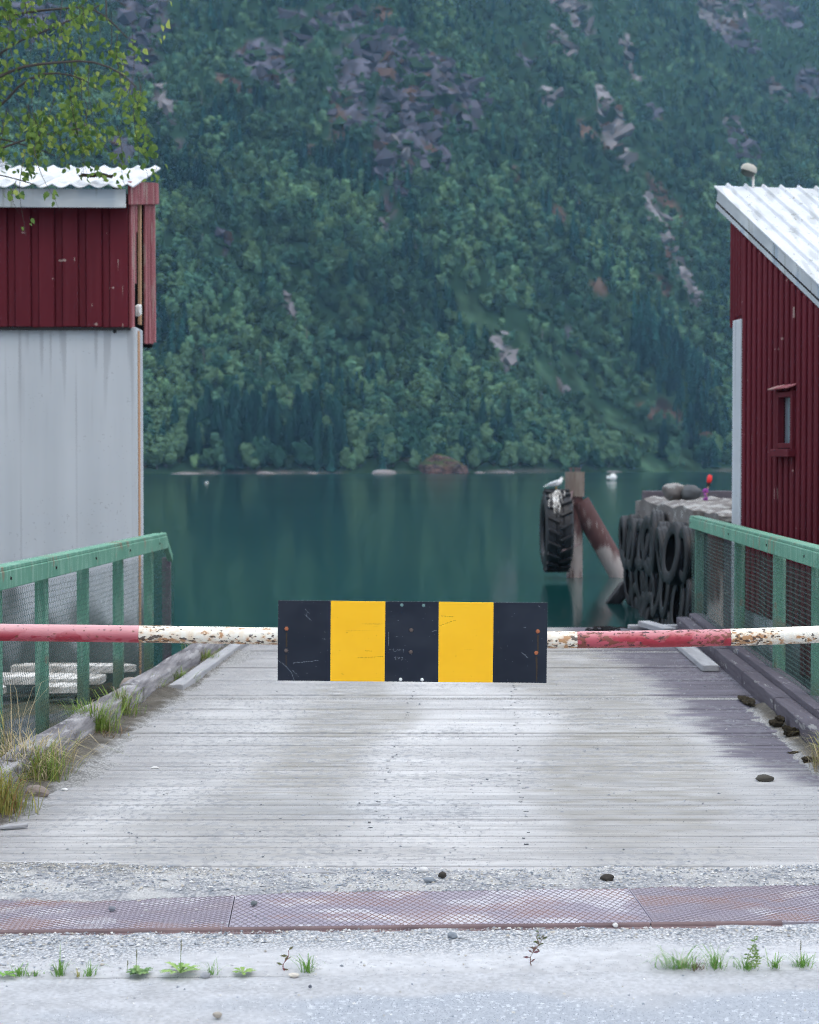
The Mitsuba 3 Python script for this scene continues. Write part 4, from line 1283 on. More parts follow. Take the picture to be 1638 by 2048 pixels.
# ---------------------------------------------------------------- mooring pile with the great tyre
dp = thing('mooring_pile', 'rusty steel mooring pile with a slanting brace standing in the water', 'mooring pile')
px, py = 3.83, 39.4
part(dp, 'pile', tube([(px, py, -2.4), (px, py, 1.18)], 0.185, 20), 'm_pile', 40)
part(dp, 'head', cat_([tube([(px, py, 1.05), (px, py, 1.62)], 0.225, 20)]), 'm_pilehead', 40, label='wider weathered head of the pile')
part(dp, 'brace', tube([(px + 0.10, py, 0.92), (px + 1.75, py - 0.2, -2.0)], [0.245, 0.25], 20), 'm_pile', 40, label='slanting pipe brace, bleached at its foot')
for (dx, dy) in ((-0.09, 0), (0.02, -0.08), (0.10, 0.02)):
    part(dp, 'bolt', cat_([tube([(px + dx, py + dy, 1.6), (px + dx, py + dy, 1.70)], 0.024, 8), tube([(px + dx, py + dy, 1.69), (px + dx, py + dy, 1.715)], 0.05, 6)]), 'm_rust')
gt = thing('great_tyre', 'huge black tractor tyre hung on the mooring pile, streaked with bird droppings', 'tyre')
TC = np.array([3.36, 38.85, 0.28])
TR = rotm('z', 0.015)
r_, w_ = 0.93, 0.62
part(gt, 'carcass', move(tyre(r_ - 0.03, w_), TR, TC), 'm_rubber', 35)
for sgn in (-1, 1):
    for q in range(20):
        a = 2 * PI * (q + (0.5 if sgn > 0 else 0)) / 20
        m = box((sgn * w_ * 0.225, 0, r_ - 0.02), (w_ * 0.48, 0.075, 0.09), rotm('z', sgn * 0.42), 0.012)
        part(gt, 'tread_lug', move(move(m, rotm('x', a)), TR, TC), 'm_rubber')
part(gt, 'chain', cat_([tube([TC + [0.30, -0.1, 0.6], TC + [0.36, 0.2, 0.86], (px, py, 1.2)], 0.03, 6), tube([TC + [0.05, -0.86, -0.42], TC + [0.25, -0.8, -0.36], (px + 0.1, py - 0.2, -0.05)], 0.018, 6)]), 'm_rust')
dr_ = []
Rq = rng(19)
for q in range(26):
    xo = -0.05 + Rq.normal() * 0.07
    a0, ln = -0.25 - 0.5 * Rq.random(), 0.15 + 0.7 * Rq.random() * math.exp(-abs(xo + 0.05) * 9)
    seg = []
    for a in np.linspace(a0, a0 - ln, 6):
        seg.append(TC + TR @ np.array([xo + 0.012 * Rq.normal(), math.sin(a) * (r_ + 0.030), math.cos(a) * (r_ + 0.030)]))
    dr_.append(tube(seg, np.linspace(0.012, 0.004, 6), 5))
part(gt, 'droppings', cat_(dr_), 'm_slab', kind='stuff', label='white bird droppings down the tread')


# ---------------------------------------------------------------- gulls
def gull(key, c, face, s=1.0):
    body = []
    for (t, r, z) in ((-0.20, 0.022, -0.035), (-0.12, 0.045, -0.01), (0.0, 0.068, 0.01), (0.08, 0.062, 0.035), (0.125, 0.038, 0.085), (0.14, 0.036, 0.125)):
        m = trimesh.creation.icosphere(subdivisions=2, radius=r)
        body.append(np.array(m.vertices) + [t, 0, z])
    segs = [hull(np.vstack([a, b])) for a, b in zip(body[:-1], body[1:])]
    M = rotm('z', face) * s
    part(key, 'body', move(cat_(segs), M, c), 'm_white', True)
    wings = []
    for sy in (-1, 1):
        wings.append(hull(np.array([(0.06, sy * 0.066, 0.045), (-0.02, sy * 0.080, 0.05), (-0.16, sy * 0.05, -0.005), (-0.25, sy * 0.018, -0.02), (-0.05, sy * 0.076, -0.005), (-0.20, sy * 0.03, -0.03), (0.03, sy * 0.03, 0.075), (-0.1, sy * 0.02, 0.045)])))
    part(key, 'wings', move(cat_(wings), M, c), 'm_gullgrey', True)
    part(key, 'beak', move(hull(np.array([(0.165, 0.01, 0.125), (0.165, -0.01, 0.125), (0.168, 0, 0.135), (0.168, 0, 0.115), (0.215, 0, 0.118)])), M, c), 'm_beak')
    part(key, 'tail', move(hull(np.array([(-0.17, 0.03, -0.03), (-0.17, -0.03, -0.03), (-0.29, 0.035, -0.06), (-0.29, -0.035, -0.06), (-0.28, 0, -0.05), (-0.18, 0, -0.045)])), M, c), 'm_white')
    for sy in (-1, 1):
        part(key, 'leg', move(tube([(0.01, sy * 0.025, -0.04), (0.012, sy * 0.025, -0.125)], 0.007, 6), M, c), 'm_beak')


gull(thing('gull', 'white gull perched on the great tyre by the mooring pile', 'gull'), (3.34, 38.85, 1.345), 0.15, 1.0)
gull(thing('gull', 'white gull on the left shed roof, only its tail in view', 'gull'), (-4.62, 18.4, 5.065), PI + 0.1, 1.15)

# floats far out
def buoy(lab, c, r):
    k = thing('float', lab, 'float', 'white floats on the lake')
    part(k, 'ball', move(lathe([(0, r), (r * 0.6, r * 0.8), (r, r * 0.2), (r * 0.95, -r * 0.3), (r * 0.5, -r * 0.9), (0, -r)], 16), None, c), 'm_white', True)
    part(k, 'neck', tube([np.array(c) + [-r * 0.8, 0, 0], np.array(c) + [-r * 1.7, 0, -r * 0.1]], r * 0.42, 10), 'm_white')


buoy('white float far out on the lake, right of the mooring pile', (33.4, 279, -0.25), 0.62)
buoy('tiny white float far out on the lake, at the left by the grey wall', (-28.6, 240, -0.72), 0.16)

# ---------------------------------------------------------------- the wood across the lake
def leafcloud(r, centres, radii, n, size, up=0.25):
    """n leaf clumps (triangles) over the surface of ellipsoid lobes, each facing about outwards."""
    w = np.array([q[0] * q[2] for q in radii])
    pick = r.choice(len(centres), n, p=w / w.sum())
    d = r.normal(size=(n, 3))
    d[:, 2] += up
    d /= np.linalg.norm(d, axis=1, keepdims=True)
    c = np.asarray(centres)[pick] + d * np.asarray(radii)[pick] * r.uniform(0.78, 1.12, (n, 1))
    nr = d + 0.40 * r.normal(size=(n, 3)) + [0, 0, 0.15]
    nr /= np.linalg.norm(nr, axis=1, keepdims=True)
    a = np.cross(nr, r.normal(size=(n, 3)))
    a /= np.linalg.norm(a, axis=1, keepdims=True)
    b = np.cross(nr, a)
    s = size * r.uniform(0.6, 1.35, (n, 1))
    return np.stack([c - a * s - b * s * 0.6, c + a * s - b * s * 0.6, c + b * s * 1.1], 1)


def broadleaf(seed, n):
    r = rng(seed)
    cs, rs_ = [np.array([0, 0, 0.50])], [np.array([0.17, 0.17, 0.34])]
    for q in range(6):
        a = r.random() * 6.28
        zc_ = 0.26 + 0.58 * (q + r.random()) / 6
        cs.append(np.array([0.17 * math.cos(a), 0.17 * math.sin(a), zc_]) * [1 - 0.5 * max(0, zc_ - 0.4), 1 - 0.5 * max(0, zc_ - 0.4), 1])
        k = r.uniform(0.10, 0.165) * (1.1 - 0.4 * zc_)
        rs_.append(np.array([k, k, k * 1.35]))
    tri = [leafcloud(r, cs, rs_, n, 0.050 if n > 300 else (0.070 if n > 150 else 0.090))]
    ico = trimesh.creation.icosphere(subdivisions=1 if n > 300 else 0)
    if n < 300:
        ico = trimesh.Trimesh([[1, 0, 0], [0, 1, 0], [-1, 0, 0], [0, -1, 0], [0, 0, 1], [0, 0, -1]], [[0, 1, 4], [1, 2, 4], [2, 3, 4], [3, 0, 4], [1, 0, 5], [2, 1, 5], [3, 2, 5], [0, 3, 5]], process=False)
    for c, k in zip(cs, rs_):
        v = np.array(ico.vertices) * k * 0.74 * (1 + 0.18 * r.normal(size=(len(ico.vertices), 1))) + c
        tri.append(v[np.array(ico.faces)][:: (1 if k[0] > 0.2 else 1)])
    return np.vstack(tri)


def spruce(seed, n):
    r = rng(seed)
    h = r.random(n) ** 0.75
    rad = 0.165 * (1 - h) ** 0.9 * (0.78 + 0.22 * np.sin(h * 55 + r.random() * 6)) + 0.012
    a = r.random(n) * 2 * PI
    c = np.stack([rad * np.cos(a), rad * np.sin(a), 0.06 + 0.92 * h], 1)
    out = np.stack([np.cos(a), np.sin(a), -0.35 + 0.3 * r.normal(size=n)], 1)
    side = np.stack([-np.sin(a), np.cos(a), 0 * a], 1)
    s = (0.020 + 0.045 * (1 - h))[:, None] * r.uniform(0.7, 1.4, (n, 1))
    base = c * [0.55, 0.55, 1] + [0, 0, 0.03]
    tri = np.stack([base - side * s, base + side * s, c + out * s * 1.5], 1)
    cone = lathe([(0.12, 0.06), (0.075, 0.40), (0.03, 0.75), (0.0, 0.99)], 8)
    return np.vstack([tri, cone[0][cone[1]]])


BL_NEAR = [broadleaf(300 + i, 620) for i in range(5)]
BL_FAR = [broadleaf(320 + i, 160) for i in range(6)]
BL_FAR2 = [broadleaf(330 + i, 92) for i in range(4)]
SP_NEAR = [spruce(340 + i, 620) for i in range(3)]
SP_FAR = [spruce(350 + i, 120) for i in range(3)]

Rf = rng(2024)
pts = []
yv = 500.0
while yv < 1330:
    st = 3.75 + max(0, yv - 640) * 0.0034
    half = yv * 0.262 + 8
    for xv in np.arange(-half, half, st):
        pts.append((xv + Rf.uniform(-.5, .5) * st, yv + Rf.uniform(-.5, .5) * st))
    yv += st
pts = np.array(pts)
d_ = pts[:, 1] - shore_y(pts[:, 0])
pts = pts[d_ > 1.0]
d_ = pts[:, 1] - shore_y(pts[:, 0])
zz = hill_z(pts[:, 0], pts[:, 1])
elev = (zz - EYE) / pts[:, 1]
bm, bk = bare(pts[:, 0], pts[:, 1])
keep = ((bm < np.where(bk == 3, -0.28, -0.10)) | ((bm < 0.55) & (Rf.random(len(pts)) < np.where(bk == 3, 0.36, 0.48)))) & (elev < 0.305)
pts, zz, d_, bm, bk = pts[keep], zz[keep], d_[keep], bm[keep], bk[keep]
N = len(pts)
sprz = meshkit.fbm(np.stack([pts[:, 0] / 26, pts[:, 1] / 34, 0 * pts[:, 0]], -1), 3, 71)
groves = np.exp(-(((pts[:, 0] + 52) / 16) ** 2 + ((pts[:, 1] - 520) / 22) ** 2)) + np.exp(-(((pts[:, 0] - 118) / 22) ** 2 + ((pts[:, 1] - 715) / 34) ** 2)) * 1.1
is_sp = (sprz + 0.55 * groves + 0.10 * Rf.normal(size=N)) > 0.72
hgt = np.where(is_sp, Rf.uniform(7.0, 13.5, N), Rf.uniform(4.2, 9.6, N)) * np.where(d_ < 30, 1.25, 1.0) * np.where(bm > -0.10, np.where(bk == 3, 0.30, 0.50), np.where(bm > -0.25, 0.72, 1.0))
hgt *= np.clip(1.0 - (zz - 90) / 700, 0.7, 1)
wid = Rf.uniform(0.80, 1.30, N)
ang_ = Rf.random(N) * 2 * PI
zone = meshkit.fbm(np.stack([pts[:, 0] / 20, pts[:, 1] / 28, 0 * pts[:, 0] + 4], -1), 3, 81)
val = (0.45 + 1.1 * zone) * Rf.uniform(0.50, 1.55, N)
warm = np.clip(Rf.normal(0.4, 0.3, N) + (zone - 0.5), 0, 1)
tint = np.where(is_sp[:, None], np.array([0.022, 0.074, 0.068]), np.array([0.052, 0.128, 0.094]) * (1 - warm[:, None]) + np.array([0.108, 0.190, 0.100]) * warm[:, None]) * val[:, None]
# the 150 + 150 that show largest are things of their own
size = hgt / pts[:, 1]
inview = np.abs(pts[:, 0]) < pts[:, 1] * 0.243
hidden = np.zeros(N, bool)
hidden |= (pts[:, 0] < -0.158 * pts[:, 1]) | (pts[:, 0] > 0.192 * pts[:, 1])
front = np.where(inview & ~hidden, size * np.where(d_ < 30, 1.3, 1.0), 0)
order = np.argsort(-front)
COLS = [(285, 'beside the left shed'), (370, 'right of the left shed'), (460, 'left of the board'), (555, 'above the first black stripe'), (660, 'above the first yellow stripe'), (770, 'above the middle black stripe'), (877, 'above the second yellow stripe'), (987, 'above the last black stripe'), (1095, 'above the mooring pile'), (1185, 'left of the tyre quay'), (1255, 'above the tyre quay'), (1390, 'beside the right shed')]
ROWS = [(912, 'at the waterline'), (872, 'just above the waterline'), (830, 'low on the slope'), (780, 'a little up the slope'), (0, 'higher up the slope')]
KIND = {0: 'pale green birch', 1: 'mid green broadleaf tree', 2: 'dark green broadleaf tree', 3: 'dark pointed spruce'}
GROUP = {0: 'pale birches in the wood across the lake', 1: 'mid green trees in the wood across the lake', 2: 'dark green trees in the wood across the lake', 3: 'spruces in the wood across the lake'}
ORD = ['first', 'second', 'third', 'fourth', 'fifth', 'sixth', 'seventh', 'eighth', 'ninth', 'tenth', 'eleventh', 'twelfth', 'thirteenth', 'fourteenth', 'fifteenth']


def where_(i):
    """In which of the strips above the named landmarks, and how far up the slope, a tree stands as one sees it from the road."""
    a = 819 + 3400 * pts[i, 0] / pts[i, 1]
    b = 930 - 3400 * (zz[i] + 0.3 - EYE) / pts[i, 1]
    return [t for e, t in COLS if a >= e][-1] if a >= 285 else COLS[0][1], next(t for e, t in ROWS if b >= e), a


TB = [(0.112, 0.205, 0.122), (0.068, 0.148, 0.100), (0.032, 0.090, 0.068)]
TS = [(0.024, 0.078, 0.070), (0.015, 0.055, 0.053)]
for i, c in enumerate(TB):
    matte('m_crown_%d' % i, c)
for i, c in enumerate(TS):
    matte('m_spruce_%d' % i, c)
CROWN = [mikit.ply(soup(t), 'm_leafmesh') for t in BL_NEAR]
CONE = [mikit.ply(soup(t), 'm_leafmesh') for t in SP_NEAR]
TRUNK = mikit.ply(tube([(0, 0, -0.12), (0.01, 0, 0.25), (0, 0.005, 0.55)], [0.020, 0.014, 0.008], 6), 'm_trunk')
own = np.zeros(N, bool)
nb = ns = 0
ref = lambda k: {'type': 'ref', 'id': k}
chosen = []
for i in order:
    sp_ = bool(is_sp[i])
    if (sp_ and ns >= 60) or (not sp_ and nb >= 230) or front[i] <= 0:
        continue
    own[i] = True
    ns, nb = ns + sp_, nb + (not sp_)
    q = 3 if sp_ else (0 if val[i] > 1.10 else (1 if val[i] > 0.84 else 2))
    chosen.append((i, q, *where_(i)))
bins = {}
for i, q, c, r, a in chosen:
    bins.setdefault((q, c, r), []).append((a, i))
for i, q, c, r, a in chosen:
    h, w = float(hgt[i]), float(hgt[i] * wid[i])
    M = T().translate([float(pts[i, 0]), float(pts[i, 1]), float(zz[i]) - 0.3]).rotate([0, 0, 1], float(np.degrees(ang_[i]))).scale([w, w, h])
    lot = sorted(bins[(q, c, r)])
    lab = '%s %s, %s' % (KIND[q], c, r)
    lab = lab.replace('broadleaf tree', 'tree') if len(lab.split()) > 12 else lab
    if len(lot) > 1:
        lab += ', %s from left' % ORD[[j for _, j in lot].index(i)]
    k = thing('spruce_tree' if q == 3 else 'broadleaf_tree', lab, 'tree', GROUP[q])
    scene[k + '__crown'] = {**(CONE[i % 3] if q == 3 else CROWN[i % 5]), 'bsdf': ref('m_spruce_%d' % (i % 2) if q == 3 else 'm_crown_%d' % q), 'to_world': M}
    scene[k + '__trunk'] = {**TRUNK, 'to_world': M}
rest = np.where(~own)[0]
buf, colb = [], []
for i in rest:
    src = SP_FAR[i % 3] if is_sp[i] else (BL_FAR[i % 6] if pts[i, 1] < 690 else BL_FAR2[i % 4])
    c, s = math.cos(ang_[i]), math.sin(ang_[i])
    h, w = hgt[i], hgt[i] * wid[i]
    v = src.reshape(-1, 3)
    o = np.empty_like(v)
    o[:, 0] = (v[:, 0] * c - v[:, 1] * s) * w + pts[i, 0]
    o[:, 1] = (v[:, 0] * s + v[:, 1] * c) * w + pts[i, 1]
    o[:, 2] = v[:, 2] * h + zz[i] - 0.3
    buf.append(o)
    colb.append(np.broadcast_to(tint[i], o.shape))
buf = np.vstack(buf)
labels['forest'] = {'label': 'dense mixed wood covering the mountainside across the lake', 'kind': 'stuff'}
add('forest', (buf, np.arange(len(buf)).reshape(-1, 3)), 'm_leafmesh', color=np.vstack(colb))
# a few bare pale trunks showing among the trees
tr_ = []
for q in range(90):
    i = int(Rf.integers(0, N))
    if d_[i] < 40 or zz[i] > 190:
        continue
    h = Rf.uniform(5, 9)
    p = np.array([pts[i, 0] + 2, pts[i, 1] - 3.5, hill_z(pts[i, 0] + 2, pts[i, 1] - 3.5)])
    tr_.append(tube([p - [0, 0, 1], p + [Rf.normal() * 0.4, 0, h]], [0.16, 0.07], 5))
matte('m_snag', (0.26, 0.25, 0.25))
labels['dead_trunks'] = {'label': 'scattered pale bare trunks among the far trees', 'kind': 'stuff'}
add('dead_trunks', cat_(tr_), 'm_snag')
# broken rock standing proud of the bare places
Rk = rng(808)
iv, if_ = box((0, 0, 0), (1.5, 1.5, 1.5))
cv, cf, cc, no = [], [], [], 0
for cx, cy, ax, ay, bx, by, k in BARE:
    if k == 3:
        continue
    area = abs(ax * by - ay * bx) * PI
    for q in range(int(min(95, 5 + area / 24.0))):
        a, rr = Rk.random() * 6.28, Rk.random() ** 0.5
        x_, y_ = cx + (ax * math.cos(a) + bx * math.sin(a)) * rr, cy + (ay * math.cos(a) + by * math.sin(a)) * rr
        s_ = Rk.uniform(1.0, 4.6) * (0.6 if k == 2 else 1.0) * min(1.0, 0.35 + area / 500)
        w_3 = iv * (1 + 0.9 * (Rk.random((len(iv), 3)) - 0.5)) * [s_ * Rk.uniform(0.8, 2.6), s_ * 0.9, s_ * Rk.uniform(0.35, 0.9)]
        w_3 = w_3 @ (rotm('z', Rk.random() * 6) @ rotm('y', Rk.normal() * 0.45) @ rotm('x', 0.3 + Rk.normal() * 0.45)).T
        zq = float(hill_z(x_, y_))
        cv.append(w_3 + [x_, y_, zq - 0.42 * s_])
        cf.append(if_ + no)
        no += len(iv)
        base = [np.array([0.088, 0.088, 0.118]), np.array([0.20, 0.195, 0.215]), np.array([0.085, 0.060, 0.048])][int(k)]
        if Rk.random() < 0.34:
            base = np.array([0.030, 0.060, 0.036])
        elif Rk.random() < 0.08:
            base = np.array([0.085, 0.055, 0.045])
        cc.append(np.broadcast_to(base * Rk.uniform(0.6, 1.35), w_3.shape))
labels['crags'] = {'label': 'broken grey and brown rock on the bare places of the mountainside', 'kind': 'stuff'}
add('crags', (np.vstack(cv), np.vstack(cf)), 'm_hill', color=np.vstack(cc))
# the brown rock knoll and the stones at the far waterline
solo('shore_rock', 'brown bare rock knoll rising from the far shore', 'rock', (lambda m: (m[0], m[1]))(stone(301, (20, 9, 10.5), (8.2, 531, -0.2), 4, 0.28)), 'm_knoll', False)
solo('shore_rock', 'low pale rock at the far waterline left of the brown knoll', 'rock', stone(305, (7.5, 4, 2.6), (-8.0, 517, -0.95), 3), 'm_shorestone')
for j, (x_, w_2) in enumerate(((-66, 10), (-43, 7), (-29, 3), (22, 5), (33, 4), (72, 6))):
    yy = float(shore_y(x_)) + 0.2
    solo('shore_rock', ['low pale rock at the far waterline by the grey wall', 'second pale rock from the grey wall at the far waterline', 'third pale rock from the grey wall at the far waterline', 'first low rock right of the brown knoll', 'second low rock right of the brown knoll', 'low rock at the far waterline behind the mooring pile'][j], 'rock', stone(310 + j, (w_2, 3, 1.0), (x_, yy, -0.88), 3, 0.5), 'm_shorestone')

# ---------------------------------------------------------------- birch at the left
bt = thing('birch_tree', 'birch reaching in from the left with hanging leafy twigs', 'tree')


def W(x, z, y=13.5):
    return np.array([x, y, z])


BR_ = [  # limbs: (x, y, z) points and end radii
    ([(-4.75, 13.3, -0.6), (-4.7, 13.3, 2.0), (-4.62, 13.35, 4.2), (-4.7, 13.4, 6.2), (-4.6, 13.4, 8.6)], 0.11, 0.02),
    ([(-4.63, 13.35, 4.0), (-3.9, 13.5, 4.42), (-3.25, 13.55, 4.63), (-2.95, 13.5, 4.85), (-2.60, 13.5, 4.86), (-2.45, 13.5, 4.75)], 0.022, 0.005),
    ([(-4.63, 13.35, 3.9), (-3.6, 13.3, 4.40), (-3.1, 13.3, 4.85), (-2.75, 13.3, 4.92), (-2.50, 13.3, 4.93), (-2.1, 13.25, 4.72)], 0.024, 0.005),
    ([(-4.65, 13.3, 3.3), (-3.6, 13.45, 4.05), (-3.2, 13.45, 4.27), (-2.98, 13.45, 4.35), (-2.6, 13.45, 4.45)], 0.018, 0.005),
    ([(-4.65, 13.35, 4.3), (-3.55, 13.6, 4.55), (-3.15, 13.6, 5.1), (-2.75, 13.6, 5.27), (-2.45, 13.6, 5.42)], 0.02, 0.005),
    ([(-4.65, 13.35, 4.8), (-3.4, 13.7, 5.33), (-2.98, 13.7, 5.40), (-2.5, 13.7, 5.42), (-2.25, 13.7, 5.2)], 0.02, 0.005),
    ([(-4.63, 13.35, 4.6), (-3.5, 13.2, 5.5), (-2.8, 13.2, 5.75), (-2.4, 13.2, 5.5), (-2.33, 13.2, 5.2)], 0.02, 0.005),
    ([(-4.63, 13.35, 3.6), (-3.7, 13.5, 4.30), (-3.25, 13.5, 4.36), (-2.8, 13.5, 4.22)], 0.014, 0.004),
    ([(-4.6, 13.35, 5.4), (-3.4, 12.0, 5.6), (-2.0, 10.4, 4.75), (-1.42, 9.95, 4.70), (-1.405, 9.9, 4.45)], 0.014, 0.002),
    ([(-4.65, 13.35, 3.2), (-3.7, 13.1, 3.9), (-3.25, 13.1, 4.02), (-2.9, 13.1, 3.95)], 0.014, 0.004),
]
from scipy.interpolate import make_interp_spline


def smooth_path(p, n):
    p = np.asarray(p, float)
    t = np.concatenate([[0], np.cumsum(np.linalg.norm(np.diff(p, axis=0), axis=1))])
    return make_interp_spline(t, p, k=min(2, len(p) - 1))(np.linspace(0, t[-1], n))


for j, (p, r0, r1) in enumerate(BR_):
    pp = smooth_path(p, 22)
    pp = pp + (np.stack([mnoise(pp[:, 0] * 3, pp[:, 2] * 3, 0, j), 0 * pp[:, 0] + .5, mnoise(pp[:, 0] * 3, pp[:, 2] * 3, 0, j + 30)], 1) - 0.5) * 0.05
    part(bt, 'trunk' if j == 0 else 'limb', tube(pp, np.linspace(r0, r1, 22), 8), 'm_bark', True)
Rb = rng(404)
# hanging twigs: start x, z, depth, length and drift
TW = []
for q in range(44):
    TW.append((-3.6 + 1.15 * Rb.random(), 4.55 + 1.15 * Rb.random(), 13.2 + 0.6 * Rb.random(), 0.25 + 0.35 * Rb.random(), Rb.normal() * 0.12))
for x0, z0, L_, dx in ((-2.62, 4.85, 0.75, 0.05), (-2.66, 4.75, 0.72, 0.07), (-2.58, 4.6, 0.5, 0.02), (-2.5, 4.9, 0.6, 0.03), (-2.1, 4.75, 0.4, 0.0), (-2.12, 4.72, 0.60, -0.02), (-2.18, 4.9, 0.55, 0.05), (-2.3, 5.0, 0.5, 0.02),
                       (-2.35, 4.5, 0.52, 0.10), (-2.6, 4.5, 0.45, 0.12), (-2.55, 4.5, 0.3, 0.2), (-3.1, 4.55, 0.45, 0.05), (-2.98, 4.6, 0.5, 0.02), (-3.2, 4.5, 0.45, 0.0), (-2.8, 4.5, 0.4, 0.05),
                       (-3.0, 4.6, 0.4, 0.15), (-2.2, 5.2, 0.6, 0.0), (-2.35, 5.35, 0.6, -0.05), (-2.32, 5.2, 0.5, 0.02), (-2.75, 4.5, 0.35, 0.0), (-2.10, 4.5, 0.50, 0.03), (-2.05, 4.45, 0.36, 0.05), (-2.95, 5.4, 0.6, 0.06), (-2.7, 5.4, 0.5, 0.0), (-3.0, 5.6, 0.6, 0), (-2.6, 5.65, 0.5, 0)):
    TW.append((x0, z0, 13.25 + 0.5 * Rb.random(), L_, dx))
# the lone twig hanging in front of the red boards
TW.append((-2.93, 4.15, 13.0, 0.62, -0.03))
TW.append((-2.86, 4.2, 13.0, 0.48, 0.16))
TW.append((-3.0, 3.95, 13.0, 0.26, 0.0))
twigs = []
LP, LD, LS = [], [], []
for (x0, z0, y0, L_, dx) in TW:
    n = 9
    t = np.linspace(0, 1, n)
    ph = Rb.random() * 6
    P = np.stack([x0 + dx * t + 0.03 * np.sin(t * 5 + ph) * t, y0 + 0.05 * np.sin(t * 4 + ph), z0 - L_ * (t ** 1.1)], 1)
    twigs.append(tube(P, np.linspace(0.0035, 0.0014, n), 4))
    lone = x0 in (-2.93, -2.86)
    nl = int(L_ * (52 if not lone else 22))
    knots = Rb.random(max(3, int(L_ * 8))) * 0.9 + 0.1
    for q in range(nl):
        tt = float(np.clip(knots[int(Rb.integers(len(knots)))] + 0.03 * Rb.normal(), 0.05, 1))
        if lone and tt < 0.45:
            continue
        i0 = min(int(tt * (n - 1)), n - 2)
        f = tt * (n - 1) - i0
        c = P[i0] * (1 - f) + P[i0 + 1] * f + Rb.normal(size=3) * [0.048, 0.06, 0.035]
        LP.append(c)
        LS.append(0.040 + 0.026 * Rb.random())
# the part of the crown outside the picture
for q in range(420):
    a = Rb.random() * 6.28
    rr = 1.1 * Rb.random() ** 0.5
    LP.append(np.array([-4.75 + rr * math.cos(a) * 0.9, 13.35 + rr * math.sin(a), 4.2 + 4.2 * Rb.random()]))
    LS.append(0.05 + 0.03 * Rb.random())
LP, LS = np.array(LP), np.array(LS)


def leaves(P, S, r):
    """Small pointed leaves hanging from their stalks, each folded along its middle."""
    n = len(P)
    az = r.random(n) * 2 * PI
    dn = np.stack([0.75 * np.cos(az), 0.75 * np.sin(az), -1.0 + 0.5 * r.normal(size=n)], 1)
    dn /= np.linalg.norm(dn, axis=1, keepdims=True)
    sd = np.cross(dn, r.normal(size=(n, 3)))
    sd /= np.linalg.norm(sd, axis=1, keepdims=True)
    nn = np.cross(dn, sd)
    s = S[:, None]
    base, tip = P, P + dn * s
    m1, m2 = P + dn * s * 0.22, P + dn * s * 0.55
    f = 0.12
    l1, r1 = m1 - sd * s * 0.34 + nn * s * f, m1 + sd * s * 0.34 + nn * s * f
    l2, r2 = m2 - sd * s * 0.33 + nn * s * f, m2 + sd * s * 0.33 + nn * s * f
    return np.concatenate([np.stack(q, 1) for q in ((base, m1, l1), (base, r1, m1), (l1, m1, m2), (l1, m2, l2), (m1, r1, r2), (m1, r2, m2), (l2, m2, tip), (m2, r2, tip))], 0)


Rl = rng(505)
cls = Rl.choice(4, len(LP), p=[0.45, 0.27, 0.20, 0.08])
for q in range(4):
    k = part(bt, 'foliage', soup(leaves(LP[cls == q], LS[cls == q], Rl)), 'm_birchleaf_%d' % q, kind='stuff')
part(bt, 'twigs', cat_(twigs), 'm_bark', kind='stuff')
for j, (lx_, lz_, s_) in enumerate(((-1.435, 4.325, 0.046), (-1.395, 4.35, 0.075), (-1.42, 4.265, 0.032), (-1.447, 4.25, 0.042), (-1.40, 4.50, 0.03), (-1.385, 4.46, 0.035))):
    part(bt, 'large_leaf', soup(leaves(np.array([[lx_, 9.9, lz_]]), np.array([s_]), rng(600 + j))), 'm_birchleaf_3', label='single bright yellow green leaf hanging clear of the others' if j == 1 else None)


# ---------------------------------------------------------------- grass and weeds
def blades(c, n, h, spread, r, lean=0.5, w=0.0035, cols=((0.10, 0.20, 0.04), (0.16, 0.26, 0.06)), straw=0.0, strawc=(0.36, 0.30, 0.18), elong=(1, 1)):
    V, C = [], []
    for q in range(n):
        a = r.random() * 6.28
        rr = spread * min(1.25, abs(r.normal()) * 0.62)
        b = np.array(c) + [rr * math.cos(a) * elong[0], rr * math.sin(a) * elong[1], 0]
        ln = h * (0.30 + 0.75 * r.random() ** 1.4)
        az = a + r.normal() * 0.9
        le = lean * r.uniform(0.2, 1.9)
        d = np.array([math.cos(az), math.sin(az), 0])
        sd = np.array([-d[1], d[0], 0]) * w * r.uniform(0.6, 1.2)
        p = [b, b + d * ln * le * 0.22 + [0, 0, ln * 0.45], b + d * ln * le * 0.6 + [0, 0, ln * 0.82], b + d * ln * le * 1.05 + [0, 0, ln * (1.0 - 0.25 * le)]]
        col = np.array(cols[0]) + (np.array(cols[1]) - cols[0]) * r.random()
        if r.random() < straw:
            col = np.array(strawc) * r.uniform(0.7, 1.25)
        for k_, (f0, f1) in enumerate(((1.0, 0.85), (0.85, 0.55))):
            A, B, C_, D = p[k_] - sd * f0, p[k_] + sd * f0, p[k_ + 1] + sd * f1, p[k_ + 1] - sd * f1
            V += [A, B, C_, A, C_, D]
        V += [p[2] - sd * 0.55, p[2] + sd * 0.55, p[3]]
        C += [col * 0.9] * 15
    V = np.array(V)
    return V, np.arange(len(V)).reshape(-1, 3), np.array(C)


def join(ms):
    v, f = cat_([(a, b) for a, b, _ in ms])
    return v, f, np.vstack([c for _, _, c in ms])


def grassy(name, lab, cat, ms, group=None):
    v, f, c = join(ms)
    return solo(name, lab, cat, (v, f), 'm_grass', False, group, color=np.clip(c, 0.005, 0.9))


